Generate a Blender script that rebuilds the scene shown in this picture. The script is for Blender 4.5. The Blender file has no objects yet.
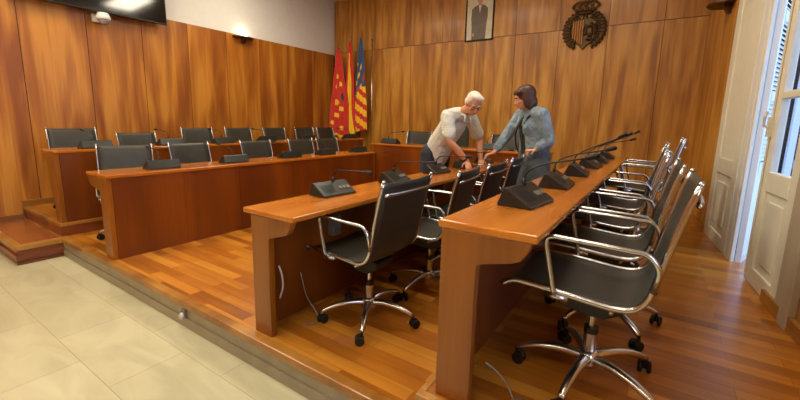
import bpy, bmesh, math, random
from mathutils import Vector, Matrix
random.seed(7)
sc = bpy.context.scene
COL = sc.collection
V = Vector
PI = math.pi

# ------------------------------------------------------------------ materials
def srgb(r, g, b):
    def f(c):
        c /= 255.0
        return c / 12.92 if c <= 0.04045 else ((c + 0.055) / 1.055) ** 2.4
    return (f(r), f(g), f(b), 1.0)

MATS = {}
def new_mat(name):
    m = bpy.data.materials.new(name); m.use_nodes = True
    nt = m.node_tree
    b = nt.nodes['Principled BSDF']
    MATS[name] = m
    return m, nt, b

def plain(name, col, rough=0.5, metal=0.0, coat=0.0, noise=0.0, emit=None, estr=0.0, spec=None, sheen=0.0):
    m, nt, b = new_mat(name)
    b.inputs['Roughness'].default_value = rough
    b.inputs['Metallic'].default_value = metal
    b.inputs['Coat Weight'].default_value = coat
    b.inputs['Coat Roughness'].default_value = 0.1
    if spec is not None: b.inputs['Specular IOR Level'].default_value = spec
    if sheen: b.inputs['Sheen Weight'].default_value = sheen
    if emit:
        b.inputs['Emission Color'].default_value = emit
        b.inputs['Emission Strength'].default_value = estr
    if noise:
        tc = nt.nodes.new('ShaderNodeTexCoord')
        n = nt.nodes.new('ShaderNodeTexNoise'); n.inputs['Scale'].default_value = 9; n.inputs['Detail'].default_value = 4
        r = nt.nodes.new('ShaderNodeValToRGB')
        r.color_ramp.elements[0].position = 0.3; r.color_ramp.elements[1].position = 0.7
        r.color_ramp.elements[0].color = tuple(c * (1 - noise) for c in col[:3]) + (1,)
        r.color_ramp.elements[1].color = tuple(min(1, c * (1 + noise)) for c in col[:3]) + (1,)
        nt.links.new(tc.outputs['Object'], n.inputs['Vector']); nt.links.new(n.outputs['Fac'], r.inputs['Fac'])
        nt.links.new(r.outputs['Color'], b.inputs['Base Color'])
    else:
        b.inputs['Base Color'].default_value = col
    return m

def wrinkle(m, scale=7.0, strength=0.35):
    nt = m.node_tree; b = nt.nodes['Principled BSDF']
    tc = nt.nodes.new('ShaderNodeTexCoord'); n = nt.nodes.new('ShaderNodeTexNoise'); n.inputs['Scale'].default_value = scale
    n.inputs['Detail'].default_value = 3; n.inputs['Distortion'].default_value = 1.2
    bp = nt.nodes.new('ShaderNodeBump'); bp.inputs['Strength'].default_value = strength; bp.inputs['Distance'].default_value = 0.06
    nt.links.new(tc.outputs['Object'], n.inputs['Vector']); nt.links.new(n.outputs['Fac'], bp.inputs['Height']); nt.links.new(bp.outputs['Normal'], b.inputs['Normal'])

def wood(name, dark, mid, light, axis='z', band=2.2, rough=0.35, coat=0.15, island=0.0, contrast=(0.34, 0.5, 0.66)):
    """veneer: broad flame bands plus a fine grain running along `axis`"""
    m, nt, b = new_mat(name)
    N = nt.nodes; L = nt.links
    b.inputs['Roughness'].default_value = rough
    b.inputs['Coat Weight'].default_value = coat; b.inputs['Coat Roughness'].default_value = 0.15
    tc = N.new('ShaderNodeTexCoord')
    def mapped(lo, hi):
        mp = N.new('ShaderNodeMapping')
        s = [hi, hi, hi]; s['xyz'.index(axis)] = lo
        mp.inputs['Scale'].default_value = s
        if island:
            g = N.new('ShaderNodeNewGeometry')
            mul = N.new('ShaderNodeMath'); mul.operation = 'MULTIPLY'; mul.inputs[1].default_value = 37.0
            L.new(g.outputs['Random Per Island'], mul.inputs[0])
            add = N.new('ShaderNodeVectorMath'); add.operation = 'ADD'
            L.new(tc.outputs['Object'], add.inputs[0]); L.new(mul.outputs[0], add.inputs[1])
            L.new(add.outputs[0], mp.inputs['Vector'])
        else:
            L.new(tc.outputs['Object'], mp.inputs['Vector'])
        return mp
    n1 = N.new('ShaderNodeTexNoise'); n1.inputs['Scale'].default_value = 1.0; n1.inputs['Detail'].default_value = 2.5
    n1.inputs['Distortion'].default_value = 0.5
    L.new(mapped(band * 0.13, band).outputs[0], n1.inputs['Vector'])
    n2 = N.new('ShaderNodeTexNoise'); n2.inputs['Scale'].default_value = 1.0; n2.inputs['Detail'].default_value = 3
    L.new(mapped(1.5, 45).outputs[0], n2.inputs['Vector'])
    mx = N.new('ShaderNodeMath'); mx.operation = 'MULTIPLY_ADD'; mx.inputs[1].default_value = 0.22
    L.new(n2.outputs['Fac'], mx.inputs[0])
    sb = N.new('ShaderNodeMath'); sb.operation = 'SUBTRACT'; sb.inputs[1].default_value = 0.11
    L.new(n1.outputs['Fac'], sb.inputs[0]); L.new(sb.outputs[0], mx.inputs[2])
    r = N.new('ShaderNodeValToRGB')
    e = r.color_ramp.elements
    e[0].position = contrast[0]; e[0].color = dark
    e[1].position = contrast[2]; e[1].color = light
    k = e.new(contrast[1]); k.color = mid
    L.new(mx.outputs[0], r.inputs['Fac'])
    L.new(r.outputs['Color'], b.inputs['Base Color'])
    return m

def planks(name, dark, mid, light, rough=0.28, row=0.085, length=0.62, seam=0.0016, coat=0.3):
    m, nt, b = new_mat(name)
    N = nt.nodes; L = nt.links
    b.inputs['Roughness'].default_value = rough
    b.inputs['Coat Weight'].default_value = coat; b.inputs['Coat Roughness'].default_value = 0.22
    tc = N.new('ShaderNodeTexCoord')
    br = N.new('ShaderNodeTexBrick')
    br.inputs['Scale'].default_value = 1.0
    br.inputs['Brick Width'].default_value = length; br.inputs['Row Height'].default_value = row
    br.inputs['Mortar Size'].default_value = seam; br.inputs['Mortar Smooth'].default_value = 0.3
    br.inputs['Color1'].default_value = (0, 0, 0, 1); br.inputs['Color2'].default_value = (1, 1, 1, 1)
    br.inputs['Mortar'].default_value = (0, 0, 0, 1)
    br.offset = 0.37; br.offset_frequency = 2; br.squash = 1.0
    L.new(tc.outputs['Object'], br.inputs['Vector'])
    mp = N.new('ShaderNodeMapping'); mp.inputs['Scale'].default_value = (1.6, 22, 1)
    L.new(tc.outputs['Object'], mp.inputs['Vector'])
    n = N.new('ShaderNodeTexNoise'); n.inputs['Scale'].default_value = 1.0; n.inputs['Detail'].default_value = 4
    L.new(mp.outputs[0], n.inputs['Vector'])
    a = N.new('ShaderNodeMath'); a.operation = 'MULTIPLY_ADD'; a.inputs[1].default_value = 0.55; a.inputs[2].default_value = 0.0
    L.new(br.outputs['Color'], a.inputs[0])
    a2 = N.new('ShaderNodeMath'); a2.operation = 'MULTIPLY_ADD'; a2.inputs[1].default_value = 0.5
    L.new(n.outputs['Fac'], a2.inputs[0]); L.new(a.outputs[0], a2.inputs[2])
    r = N.new('ShaderNodeValToRGB'); e = r.color_ramp.elements
    e[0].position = 0.15; e[0].color = dark; e[1].position = 0.85; e[1].color = light
    k = e.new(0.5); k.color = mid
    L.new(a2.outputs[0], r.inputs['Fac']); L.new(r.outputs['Color'], b.inputs['Base Color'])
    return m

def stone_tiles(name):
    m, nt, b = new_mat(name)
    N = nt.nodes; L = nt.links
    b.inputs['Roughness'].default_value = 0.3
    tc = N.new('ShaderNodeTexCoord')
    mp = N.new('ShaderNodeMapping'); mp.inputs['Location'].default_value = (0.35, 0.09, 0)
    L.new(tc.outputs['Object'], mp.inputs['Vector'])
    br = N.new('ShaderNodeTexBrick')
    br.inputs['Scale'].default_value = 1.0
    br.inputs['Brick Width'].default_value = 0.8; br.inputs['Row Height'].default_value = 0.4
    br.inputs['Mortar Size'].default_value = 0.003; br.inputs['Mortar Smooth'].default_value = 0.4
    br.inputs['Color1'].default_value = srgb(192, 186, 152); br.inputs['Color2'].default_value = srgb(204, 198, 164)
    br.inputs['Mortar'].default_value = srgb(168, 156, 120)
    L.new(mp.outputs[0], br.inputs['Vector'])
    n = N.new('ShaderNodeTexNoise'); n.inputs['Scale'].default_value = 1.6; n.inputs['Detail'].default_value = 6
    n.inputs['Distortion'].default_value = 1.6
    mp2 = N.new('ShaderNodeMapping'); mp2.inputs['Scale'].default_value = (0.7, 2.2, 1); mp2.inputs['Rotation'].default_value = (0, 0, 0.5)
    L.new(tc.outputs['Object'], mp2.inputs['Vector']); L.new(mp2.outputs[0], n.inputs['Vector'])
    r = N.new('ShaderNodeValToRGB'); e = r.color_ramp.elements
    e[0].position = 0.36; e[0].color = (0.80, 0.79, 0.76, 1); e[1].position = 0.6; e[1].color = (1, 1, 1, 1)
    L.new(n.outputs['Fac'], r.inputs['Fac'])
    mix = N.new('ShaderNodeMix'); mix.data_type = 'RGBA'; mix.blend_type = 'MULTIPLY'; mix.inputs['Factor'].default_value = 0.8
    L.new(br.outputs['Color'], mix.inputs['A']); L.new(r.outputs['Color'], mix.inputs['B'])
    L.new(mix.outputs['Result'], b.inputs['Base Color'])
    return m

M_left = wood('veneer left wall', srgb(134, 72, 16), srgb(162, 96, 24), srgb(194, 130, 46), 'z', 4.2, 0.4, 0.1, 1, (0.36, 0.5, 0.64))
M_back = wood('veneer back wall', srgb(148, 92, 28), srgb(178, 120, 40), srgb(206, 150, 64), 'z', 6.5, 0.42, 0.1, 1, (0.34, 0.48, 0.66))
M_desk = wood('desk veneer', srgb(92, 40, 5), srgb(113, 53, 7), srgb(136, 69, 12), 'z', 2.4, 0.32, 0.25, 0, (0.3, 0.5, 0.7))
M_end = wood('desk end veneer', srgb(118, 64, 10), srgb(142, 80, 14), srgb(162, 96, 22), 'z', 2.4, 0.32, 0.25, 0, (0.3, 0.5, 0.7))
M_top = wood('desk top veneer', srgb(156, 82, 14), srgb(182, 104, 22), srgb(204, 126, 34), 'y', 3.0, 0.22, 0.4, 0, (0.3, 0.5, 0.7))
M_floorwood = planks('parquet', srgb(128, 68, 14), srgb(172, 102, 26), srgb(206, 140, 48))
M_riser = wood('step riser wood', srgb(96, 44, 18), srgb(122, 60, 24), srgb(146, 78, 34), 'y', 3.0, 0.35, 0.2)
M_nose = wood('nosing wood', srgb(128, 82, 30), srgb(156, 104, 40), srgb(178, 126, 58), 'y', 3.0, 0.3, 0.2)
M_stone = stone_tiles('cream marble tiles')
M_grey = plain('grey marble riser', srgb(150, 138, 112), 0.35, noise=0.12)
M_plaster = plain('cream white plaster', srgb(216, 214, 206), 0.85, noise=0.02)
M_ceil = plain('ceiling plaster', srgb(232, 228, 216), 0.9, noise=0.01)
M_cream = plain('cream door paint', srgb(230, 225, 205), 0.45, noise=0.03)
M_white = plain('white gloss paint', srgb(228, 228, 226), 0.4)
M_chrome = plain('polished chrome', (0.56, 0.59, 0.62, 1), 0.22, 1.0)
M_alu = plain('polished aluminium', (0.62, 0.60, 0.57, 1), 0.25, 1.0)
M_sling = plain('dark mesh sling', srgb(50, 48, 40), 0.48, noise=0.12, spec=0.5)
M_blackp = plain('black plastic', srgb(24, 23, 22), 0.4, noise=0.1)
M_mic = plain('dark console plastic', srgb(34, 37, 34), 0.33, noise=0.1)
M_rubber = plain('black rubber', srgb(18, 17, 17), 0.6)
M_screen = plain('black glass screen', srgb(14, 15, 13), 0.08, coat=0.5)
M_gap = plain('dark joint', srgb(46, 26, 12), 0.8)
M_bronze = plain('dark bronze', srgb(84, 66, 42), 0.42, 0.75, noise=0.25)
M_brass = plain('brass', srgb(186, 140, 70), 0.3, 0.9)
M_lamp = plain('brown lamp metal', srgb(84, 54, 34), 0.4, 0.4)
M_cable = plain('grey cable', srgb(160, 155, 150), 0.5)
M_plug = plain('grey plastic', srgb(120, 116, 110), 0.5)
M_glow = plain('lamp glass', (1, 1, 1, 1), 0.5, emit=(1.0, 0.83, 0.6, 1), estr=9)
M_diff = plain('ceiling light diffuser', (1, 1, 1, 1), 0.5, emit=(1.0, 0.86, 0.66, 1), estr=7)
def glass_mat():
    m, nt, b = new_mat('clear glass')
    b.inputs['Transmission Weight'].default_value = 1.0
    b.inputs['Roughness'].default_value = 0.0
    b.inputs['IOR'].default_value = 1.05
    b.inputs['Base Color'].default_value = (0.93, 0.97, 1, 1)
    return m
M_glass = glass_mat()

# ------------------------------------------------------------------ mesh helpers
def tag(o, label=None, cat=None, group=None, kind=None):
    if label: o['label'] = label
    if cat: o['category'] = cat
    if group: o['group'] = group
    if kind: o['kind'] = kind
    return o

def obj(name, bm, mats, parent=None, smooth=False, bevel=0.0, segs=2, auto=True):
    me = bpy.data.meshes.new(name)
    bmesh.ops.recalc_face_normals(bm, faces=bm.faces[:])
    bm.to_mesh(me); bm.free()
    if not isinstance(mats, (list, tuple)): mats = [mats]
    for m in mats: me.materials.append(m)
    o = bpy.data.objects.new(name, me); COL.objects.link(o)
    if smooth:
        for p in me.polygons: p.use_smooth = True
    if bevel:
        md = o.modifiers.new('bevel', 'BEVEL'); md.width = bevel; md.segments = segs; md.limit_method = 'ANGLE'; md.angle_limit = 0.6
    if parent is not None: o.parent = parent
    return o

def empty(name, loc=(0, 0, 0), rz=0.0):
    o = bpy.data.objects.new(name, None); COL.objects.link(o)
    o.empty_display_size = 0.1
    o.location = loc; o.rotation_euler = (0, 0, rz)
    return o

def box(bm, x0, x1, y0, y1, z0, z1, mi=0, f=None):
    vs = [(x0, y0, z0), (x1, y0, z0), (x1, y1, z0), (x0, y1, z0), (x0, y0, z1), (x1, y0, z1), (x1, y1, z1), (x0, y1, z1)]
    if f: vs = [f(*v) for v in vs]
    v = [bm.verts.new(p) for p in vs]
    for q in ((0, 3, 2, 1), (4, 5, 6, 7), (0, 1, 5, 4), (1, 2, 6, 5), (2, 3, 7, 6), (3, 0, 4, 7)):
        bm.faces.new([v[i] for i in q]).material_index = mi

def tube(bm, pts, radii, seg=10, mi=0, flat=None, caps=True, round_caps=False):
    """sweep a circle along pts; radii number or list; flat=(vector, factor) squashes along that direction"""
    pts = [V(p) for p in pts]
    n = len(pts)
    if not isinstance(radii, (list, tuple)): radii = [radii] * n
    radii = list(radii)
    if round_caps:
        d0 = (pts[0] - pts[1]).normalized(); d1 = (pts[-1] - pts[-2]).normalized()
        r0, r1 = radii[0], radii[-1]; P = []; Rr = []
        for a in (80, 55, 30): P.append(pts[0] + d0 * r0 * math.sin(math.radians(a))); Rr.append(r0 * math.cos(math.radians(a)))
        P += pts; Rr += radii
        for a in (30, 55, 80): P.append(pts[-1] + d1 * r1 * math.sin(math.radians(a))); Rr.append(r1 * math.cos(math.radians(a)))
        pts, radii, n = P, Rr, len(P)
    t0 = (pts[1] - pts[0]).normalized()
    up = V((0, 0, 1)) if abs(t0.z) < 0.9 else V((1, 0, 0))
    nrm = (up - t0 * up.dot(t0)).normalized()
    rings = []
    for i in range(n):
        if i == 0: t = t0
        elif i == n - 1: t = (pts[-1] - pts[-2]).normalized()
        else: t = ((pts[i + 1] - pts[i]).normalized() + (pts[i] - pts[i - 1]).normalized()).normalized()
        nrm = (nrm - t * nrm.dot(t)).normalized()
        bn = t.cross(nrm)
        ring = []
        for k in range(seg):
            a = 2 * PI * k / seg
            d = nrm * math.cos(a) + bn * math.sin(a)
            if flat:
                ax = V(flat[0]).normalized(); d = d - ax * d.dot(ax) * (1 - flat[1])
            ring.append(bm.verts.new(pts[i] + d * radii[i]))
        rings.append(ring)
    for i in range(n - 1):
        for k in range(seg):
            bm.faces.new((rings[i][k], rings[i][(k + 1) % seg], rings[i + 1][(k + 1) % seg], rings[i + 1][k])).material_index = mi
    if caps:
        bm.faces.new(list(reversed(rings[0]))).material_index = mi
        bm.faces.new(rings[-1]).material_index = mi

def prism(bm, poly, axis, a0, a1, mi=0):
    """extrude polygon (2D) along axis 'x','y','z'"""
    def mk(p, a):
        if axis == 'y': return (p[0], a, p[1])
        if axis == 'x': return (a, p[0], p[1])
        return (p[0], p[1], a)
    A = [bm.verts.new(mk(p, a0)) for p in poly]; B = [bm.verts.new(mk(p, a1)) for p in poly]
    bm.faces.new(A).material_index = mi; bm.faces.new(list(reversed(B))).material_index = mi
    n = len(poly)
    for i in range(n):
        bm.faces.new((A[i], B[i], B[(i + 1) % n], A[(i + 1) % n])).material_index = mi

def ellipsoid(bm, c, r, rot=None, u=16, v=12, mi=0):
    mt = Matrix.Translation(V(c)) @ (rot.to_4x4() if rot is not None else Matrix.Identity(4)) @ Matrix.Diagonal((r[0], r[1], r[2], 1))
    res = bmesh.ops.create_uvsphere(bm, u_segments=u, v_segments=v, radius=1.0, matrix=mt)
    for vv in res['verts']:
        for fc in vv.link_faces: fc.material_index = mi

def smooth_path(pts, n=6):
    """Catmull-Rom resample"""
    P = [V(p) for p in pts]
    P = [P[0] * 2 - P[1]] + P + [P[-1] * 2 - P[-2]]
    out = []
    for i in range(1, len(P) - 2):
        for k in range(n):
            t = k / n
            a, b, c, d = P[i - 1], P[i], P[i + 1], P[i + 2]
            out.append(0.5 * ((2 * b) + (c - a) * t + (2 * a - 5 * b + 4 * c - d) * t * t + (3 * b - 3 * c + d - a) * t ** 3))
    out.append(P[-2])
    return out

def copy_tree(o, parent=None):
    c = o.copy(); COL.objects.link(c)
    if parent is not None:
        c.parent = parent
    for ch in list(KIDS.get(o.name, [])):
        k = copy_tree(ch, c)
        KIDS.setdefault(c.name, []).append(k)
    return c
KIDS = {}
def index_kids():
    KIDS.clear()
    for o in sc.objects:
        if o.parent: KIDS.setdefault(o.parent.name, []).append(o)

# ------------------------------------------------------------------ the setting
XL, YB, ZC = -6.39, 6.8, 3.85      # left wall, back wall, ceiling
Z0, Z2, YE = -0.19, 0.14, 1.28     # stone floor, upper tier, platform edge
YF = -3.2                          # wall behind the camera
XE, XR = -5.08, -0.745             # edges of the upper tier left and right

def struct(o): o['kind'] = 'structure'; return o

bm = bmesh.new(); box(bm, XL - 0.2, 1.9, YF - 0.2, YB + 0.2, Z0 - 0.12, Z0)
struct(obj('floor', bm, M_stone))
bm = bmesh.new(); box(bm, XL - 0.2, 1.9, YF - 0.2, YB + 0.2, ZC, ZC + 0.12)
struct(obj('ceiling', bm, M_ceil))

# lower tier of parquet with its nosing and marble riser
bm = bmesh.new(); box(bm, XL, 0.95, YE + 0.02, YB, Z0, 0.0)
plat = struct(obj('wooden_platform', bm, M_floorwood))
bm = bmesh.new()
box(bm, XL, 1.0, YE - 0.012, YE + 0.05, -0.045, 0.004)
obj('nosing', bm, M_nose, plat, bevel=0.006)
bm = bmesh.new()
box(bm, XE - 0.3, 1.0, YE + 0.004, YE + 0.02, -0.12, -0.045)
box(bm, XE - 0.3, 1.0, YE - 0.006, YE + 0.02, Z0, -0.12)
obj('marble_riser', bm, M_grey, plat, bevel=0.003)

# upper tier, a U round the room
bm = bmesh.new()
box(bm, XL, XE - 0.02, YE + 0.03, YB, 0.0, Z2)
box(bm, XR + 0.02, 1.0, YE + 0.02, YB, 0.0, Z2)
box(bm, XE - 0.02, XR + 0.02, 5.14, YB, 0.0, Z2)
up = struct(obj('raised_platform', bm, M_floorwood))
bm = bmesh.new()
t = 0.035
box(bm, XL + 0.05, XE, YE, YE + 0.06, Z2 - t, Z2 + 0.004)
box(bm, XE - 0.06, XE, YE + 0.06, 5.12, Z2 - t, Z2 + 0.004)
box(bm, XR, XR + 0.03, YE + 0.03, 5.12, Z2 - 0.022, Z2 + 0.004)
box(bm, XR, 1.0, YE - 0.012, YE + 0.03, Z2 - 0.022, Z2 + 0.004)
box(bm, XE, XR, 5.12, 5.16, Z2 - t, Z2 + 0.004)
obj('nosing', bm, M_nose, up, bevel=0.005)
bm = bmesh.new()
box(bm, XL + 0.05, XE - 0.015, YE + 0.012, YE + 0.04, 0.0, Z2 - t)
box(bm, XE - 0.04, XE - 0.012, YE + 0.04, 5.14, 0.0, Z2 - t)
box(bm, XR + 0.012, XR + 0.03, YE + 0.03, 5.14, 0.0, Z2 - 0.022)
box(bm, XR + 0.012, 1.0, YE, YE + 0.03, 0.0, Z2 - 0.022)
obj('riser', bm, M_riser, up)

# low step in front of the left tier
bm = bmesh.new()
box(bm, XL, -5.04, 0.935, YE + 0.02, Z0, -0.045)
stp = struct(obj('wooden_step', bm, M_riser))
bm = bmesh.new(); box(bm, XL, -5.02, 0.91, YE + 0.01, -0.045, 0.0)
obj('tread', bm, M_nose, stp, bevel=0.006)
bm = bmesh.new(); box(bm, XL, -5.10, 0.975, YE + 0.005, 0.0, 0.003)
obj('tread_inlay', bm, wood('inlay wood', srgb(120, 62, 26), srgb(140, 76, 32), srgb(158, 92, 42), 'y', 3.0, 0.25, 0.4), stp)
bm = bmesh.new(); box(bm, XL, -5.025, 0.915, YE + 0.01, -0.15, -0.095)
box(bm, XL, -5.03, 0.92, YE + 0.01, Z0, -0.16)
obj('plinth', bm, M_riser, stp, bevel=0.004)

# left wall: plaster above veneer panels
bm = bmesh.new(); box(bm, XL - 0.2, XL - 0.02, YF, YB + 0.2, Z0, ZC)
wl = struct(obj('wall_left', bm, M_plaster))
bm = bmesh.new()
PZ = 2.705
js = [1.463 - 0.662 * k for k in range(7, 0, -1)] + [1.463 + 0.662 * k for k in range(0, 9)]
for a, b in zip(js[:-1], js[1:]):
    a = max(a, YF); b = min(b, YB)
    if b - a > 0.05: box(bm, XL - 0.018, XL, a + 0.004, b - 0.004, Z0, PZ)
obj('veneer_panels', bm, M_left, wl)
bm = bmesh.new(); box(bm, XL - 0.019, XL - 0.006, YF, YB, Z0, PZ - 0.003)
obj('panel_backing', bm, M_gap, wl)
bm = bmesh.new()
box(bm, XL, XL + 0.014, YF, 0.935, Z0, Z0 + 0.1)
box(bm, XL, XL + 0.014, 0.935, YE, 0.0, 0.05)
box(bm, XL, XL + 0.05, YE, YE + 0.12, 0.0, Z2 + 0.075)
box(bm, XL, XL + 0.025, YE + 0.12, YB, Z2, Z2 + 0.075)
struct(obj('baseboard_left', bm, M_nose, None, bevel=0.004))

# back wall: two tiers of veneer panels
bm = bmesh.new(); box(bm, XL - 0.2, 1.9, YB + 0.02, YB + 0.2, Z0, ZC)
wb = struct(obj('wall_back', bm, M_gap))
bm = bmesh.new()
GZ = 2.745
xs = [-0.142 - 0.7 * k for k in range(10, -1, -1)] + [0.50]
xs = [x for x in xs if x > XL] ; xs = [XL] + xs
for a, b in zip(xs[:-1], xs[1:]):
    box(bm, a + 0.003, b - 0.003, YB, YB + 0.018, Z0, GZ - 0.004)
    box(bm, a + 0.003, b - 0.003, YB, YB + 0.018, GZ + 0.004, ZC)
obj('veneer_panels', bm, M_back, wb)
bm = bmesh.new(); box(bm, XL, 0.36, YB - 0.02, YB, Z2, Z2 + 0.075)
struct(obj('baseboard_back', bm, M_nose, None, bevel=0.004))

# right wall stands 5.8 degrees off square: u runs towards the camera, n outwards
UD = V((0.102, -1.0, 0)).normalized(); ND = V((1.0, 0.102, 0)).normalized()
O_R = V((0.5, 5.3, 0))
def RW(u, n, z): p = O_R + UD * u + ND * n; return (p.x, p.y, z)
WT = 0.32
bm = bmesh.new()
box(bm, -1.75, 0.0, 0.02, WT, Z0, ZC, f=RW)
box(bm, 0.0, 2.36, 0.02, WT, 3.05, ZC, f=RW)
box(bm, 2.36, 4.6, 0.02, WT, Z0, ZC, f=RW)
box(bm, 4.6, 6.0, 0.02, WT, Z0, 0.9, f=RW); box(bm, 4.6, 6.0, 0.02, WT, 2.9, ZC, f=RW)
box(bm, 6.0, 8.7, 0.02, WT, Z0, ZC, f=RW)
wr = struct(obj('wall_right', bm, M_plaster))
bm = bmesh.new()
box(bm, -1.52, -0.003, 0, 0.02, Z0, GZ - 0.004, f=RW); box(bm, -1.52, -0.003, 0, 0.02, GZ + 0.004, ZC, f=RW)
for a, b in ((2.363, 3.1), (3.1, 3.85), (3.85, 4.6), (6.0, 6.9), (6.9, 7.8), (7.8, 8.6)):
    box(bm, a + 0.003, b - 0.003, 0, 0.02, Z0, 2.74, f=RW)
box(bm, 4.6, 6.0, 0, 0.02, Z0, 0.88, f=RW)
obj('veneer_panels', bm, M_back, wr)
bm = bmesh.new()
box(bm, -1.5, 0.0, -0.022, 0.0, Z2, Z2 + 0.085, f=RW)
box(bm, 1.92, 4.0, -0.03, 0.0, Z2, Z2 + 0.085, f=RW)
struct(obj('baseboard_right', bm, M_nose, None, bevel=0.004))
bm = bmesh.new(); box(bm, XL - 0.2, 1.9, YF - 0.2, YF, Z0, ZC)
wf = struct(obj('wall_front', bm, M_plaster))
bm = bmesh.new(); box(bm, XL, 1.6, YF, YF + 0.02, Z0, PZ)
obj('veneer_panels', bm, M_left, wf)

# threshold, door leaves, jambs
bm = bmesh.new(); box(bm, -0.0, 1.92, 0.02, 1.3, Z0, Z2 - 0.012, f=RW)
struct(obj('trim_1', bm, plain('threshold stone', srgb(206, 200, 186), 0.5, noise=0.05)))

def leaf_panel(bm, u0, u1, z0, z1, n0=-0.012, n1=0.03, st=0.10, rails=None, mi=0):
    """panelled door face: stiles, rails and recessed fields; rails list of (z0,z1)"""
    box(bm, u0, u0 + st, n0, n1, z0, z1, mi, RW); box(bm, u1 - st, u1, n0, n1, z0, z1, mi, RW)
    for a, b in rails: box(bm, u0 + st, u1 - st, n0, n1, a, b, mi, RW)

# left leaf, closed and solid
u0, u1 = 0.0, 0.86
bm = bmesh.new()
leaf_panel(bm, u0, u1, Z2, 3.05, -0.004, 0.028, 0.16, [(Z2, 0.26), (0.83, 0.98), (2.95, 3.05)])
dl = struct(obj('door_1', bm, M_cream, None, bevel=0.006))
bm = bmesh.new()
box(bm, u0 + 0.16, u1 - 0.16, 0.01, 0.026, 0.26, 0.83, 0, RW)
box(bm, u0 + 0.16, u1 - 0.16, 0.01, 0.026, 0.98, 2.95, 0, RW)
box(bm, u0 + 0.24, u1 - 0.24, -0.001, 0.02, 0.34, 0.75, 0, RW)
obj('door_field', bm, M_cream, dl, bevel=0.008)
# jamb strips between leaf and opening
bm = bmesh.new(); box(bm, 0.865, 0.99, -0.002, 0.03, Z2 - 0.02, 3.05, 0, RW)
struct(obj('trim_2', bm, M_white, None, bevel=0.008))
bm = bmesh.new(); box(bm, 0.995, 1.045, 0.002, 0.03, Z2 - 0.02, 3.05, 0, RW)
struct(obj('trim_3', bm, M_cream, None, bevel=0.006))
# right leaf with panes above a solid panel
u0, u1 = 1.48, 2.12
bm = bmesh.new()
leaf_panel(bm, u0, u1, Z2 + 0.01, 3.05, -0.01, 0.04, 0.13, [(Z2 + 0.01, 0.27), (0.84, 0.98), (1.48, 1.53), (2.22, 2.27), (2.93, 3.05)])
dr = struct(obj('door_2', bm, M_cream, None, bevel=0.006))
bm = bmesh.new()
box(bm, u0 + 0.12, u1 - 0.12, 0.005, 0.03, 0.26, 0.85, 0, RW)
box(bm, u0 + 0.19, u1 - 0.19, -0.004, 0.03, 0.33, 0.78, 0, RW)
obj('door_field', bm, M_cream, dr, bevel=0.008)
bm = bmesh.new(); box(bm, u0 + 0.12, u1 - 0.12, 0.012, 0.018, 0.97, 2.94, 0, RW)
obj('window_pane', bm, M_glass, dr)
bm = bmesh.new()
tube(bm, [RW(u0 + 0.045, -0.018, z) for z in (0.2, 1.0, 2.0, 2.9)], 0.007, 8)
box(bm, u0 + 0.025, u0 + 0.065, -0.035, -0.01, 1.22, 1.36, 0, RW)
tube(bm, [RW(u0 + 0.045, -0.03, 1.29), RW(u0 + 0.045, -0.06, 1.30), RW(u0 + 0.075, -0.065, 1.36), RW(u0 + 0.08, -0.06, 1.40)], 0.010, 8)
obj('bolt_handle', bm, M_cream, dr)
# jamb right of the leaf
bm = bmesh.new(); box(bm, 2.12, 2.24, -0.02, 0.1, Z2 - 0.02, 3.1, 0, RW); box(bm, 2.24, 2.36, -0.035, 0.1, Z2 - 0.02, 3.1, 0, RW)
struct(obj('trim_4', bm, plain('taupe jamb paint', srgb(180, 164, 140), 0.5, noise=0.03), None, bevel=0.006))

# louvred shutter leaves folded out on the balcony
def shutter(name, px, py, heading, W_, flip=1):
    h = math.radians(heading); d = V((math.sin(h), math.cos(h), 0)); nn = V((d.y, -d.x, 0)) * flip
    def f(u, n, z): p = V((px, py, 0)) + d * u + nn * n; return (p.x, p.y, z)
    bm = bmesh.new()
    for a, b in ((0, 0.05), (W_ - 0.07, W_)): box(bm, a, b, 0, 0.04, 0.1, 3.05, 0, f)
    for a, b in ((0.1, 0.2), (0.92, 1.0), (1.50, 1.58), (2.12, 2.20), (2.97, 3.05)): box(bm, 0.07, W_ - 0.07, 0, 0.04, a, b, 0, f)
    box(bm, 0.07, W_ - 0.07, 0.012, 0.03, 0.2, 0.92, 0, f)
    s = struct(obj(name, bm, M_white))
    bm = bmesh.new()
    for a, b in ((1.0, 1.50), (1.58, 2.12), (2.20, 2.97)):
        z = a + 0.01
        while z < b - 0.02:
            p = [f(0.07, 0.036, z), f(W_ - 0.07, 0.036, z), f(W_ - 0.07, 0.010, z + 0.036), f(0.07, 0.010, z + 0.036)]
            q = [(x, y, zz + 0.007) for x, y, zz in p]
            A = [bm.verts.new(v) for v in p]; B = [bm.verts.new(v) for v in q]
            bm.faces.new(A); bm.faces.new(B[::-1])
            for i in range(4): bm.faces.new((A[i], A[(i + 1) % 4], B[(i + 1) % 4], B[i]))
            z += 0.036
    obj('louvres', bm, M_white, s)
    return s
shutter('window_1', 0.642, 4.275, 19.4, 0.80)
shutter('window_2', 0.97, 4.98, 80, 0.9)
# second window of the same wall, further along towards the viewer's side
bm = bmesh.new()
for a, b in ((4.6, 4.68), (5.26, 5.34), (5.92, 6.0)): box(bm, a, b, 0.05, 0.1, 0.9, 2.9, 0, RW)
for a, b in ((0.9, 0.98), (1.9, 1.94), (2.82, 2.9)): box(bm, 4.6, 6.0, 0.05, 0.1, a, b, 0, RW)
w4 = struct(obj('window_4', bm, M_white))
bm = bmesh.new(); box(bm, 4.62, 5.98, 0.07, 0.076, 0.92, 2.88, 0, RW)
obj('window_pane', bm, M_glass, w4)
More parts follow.
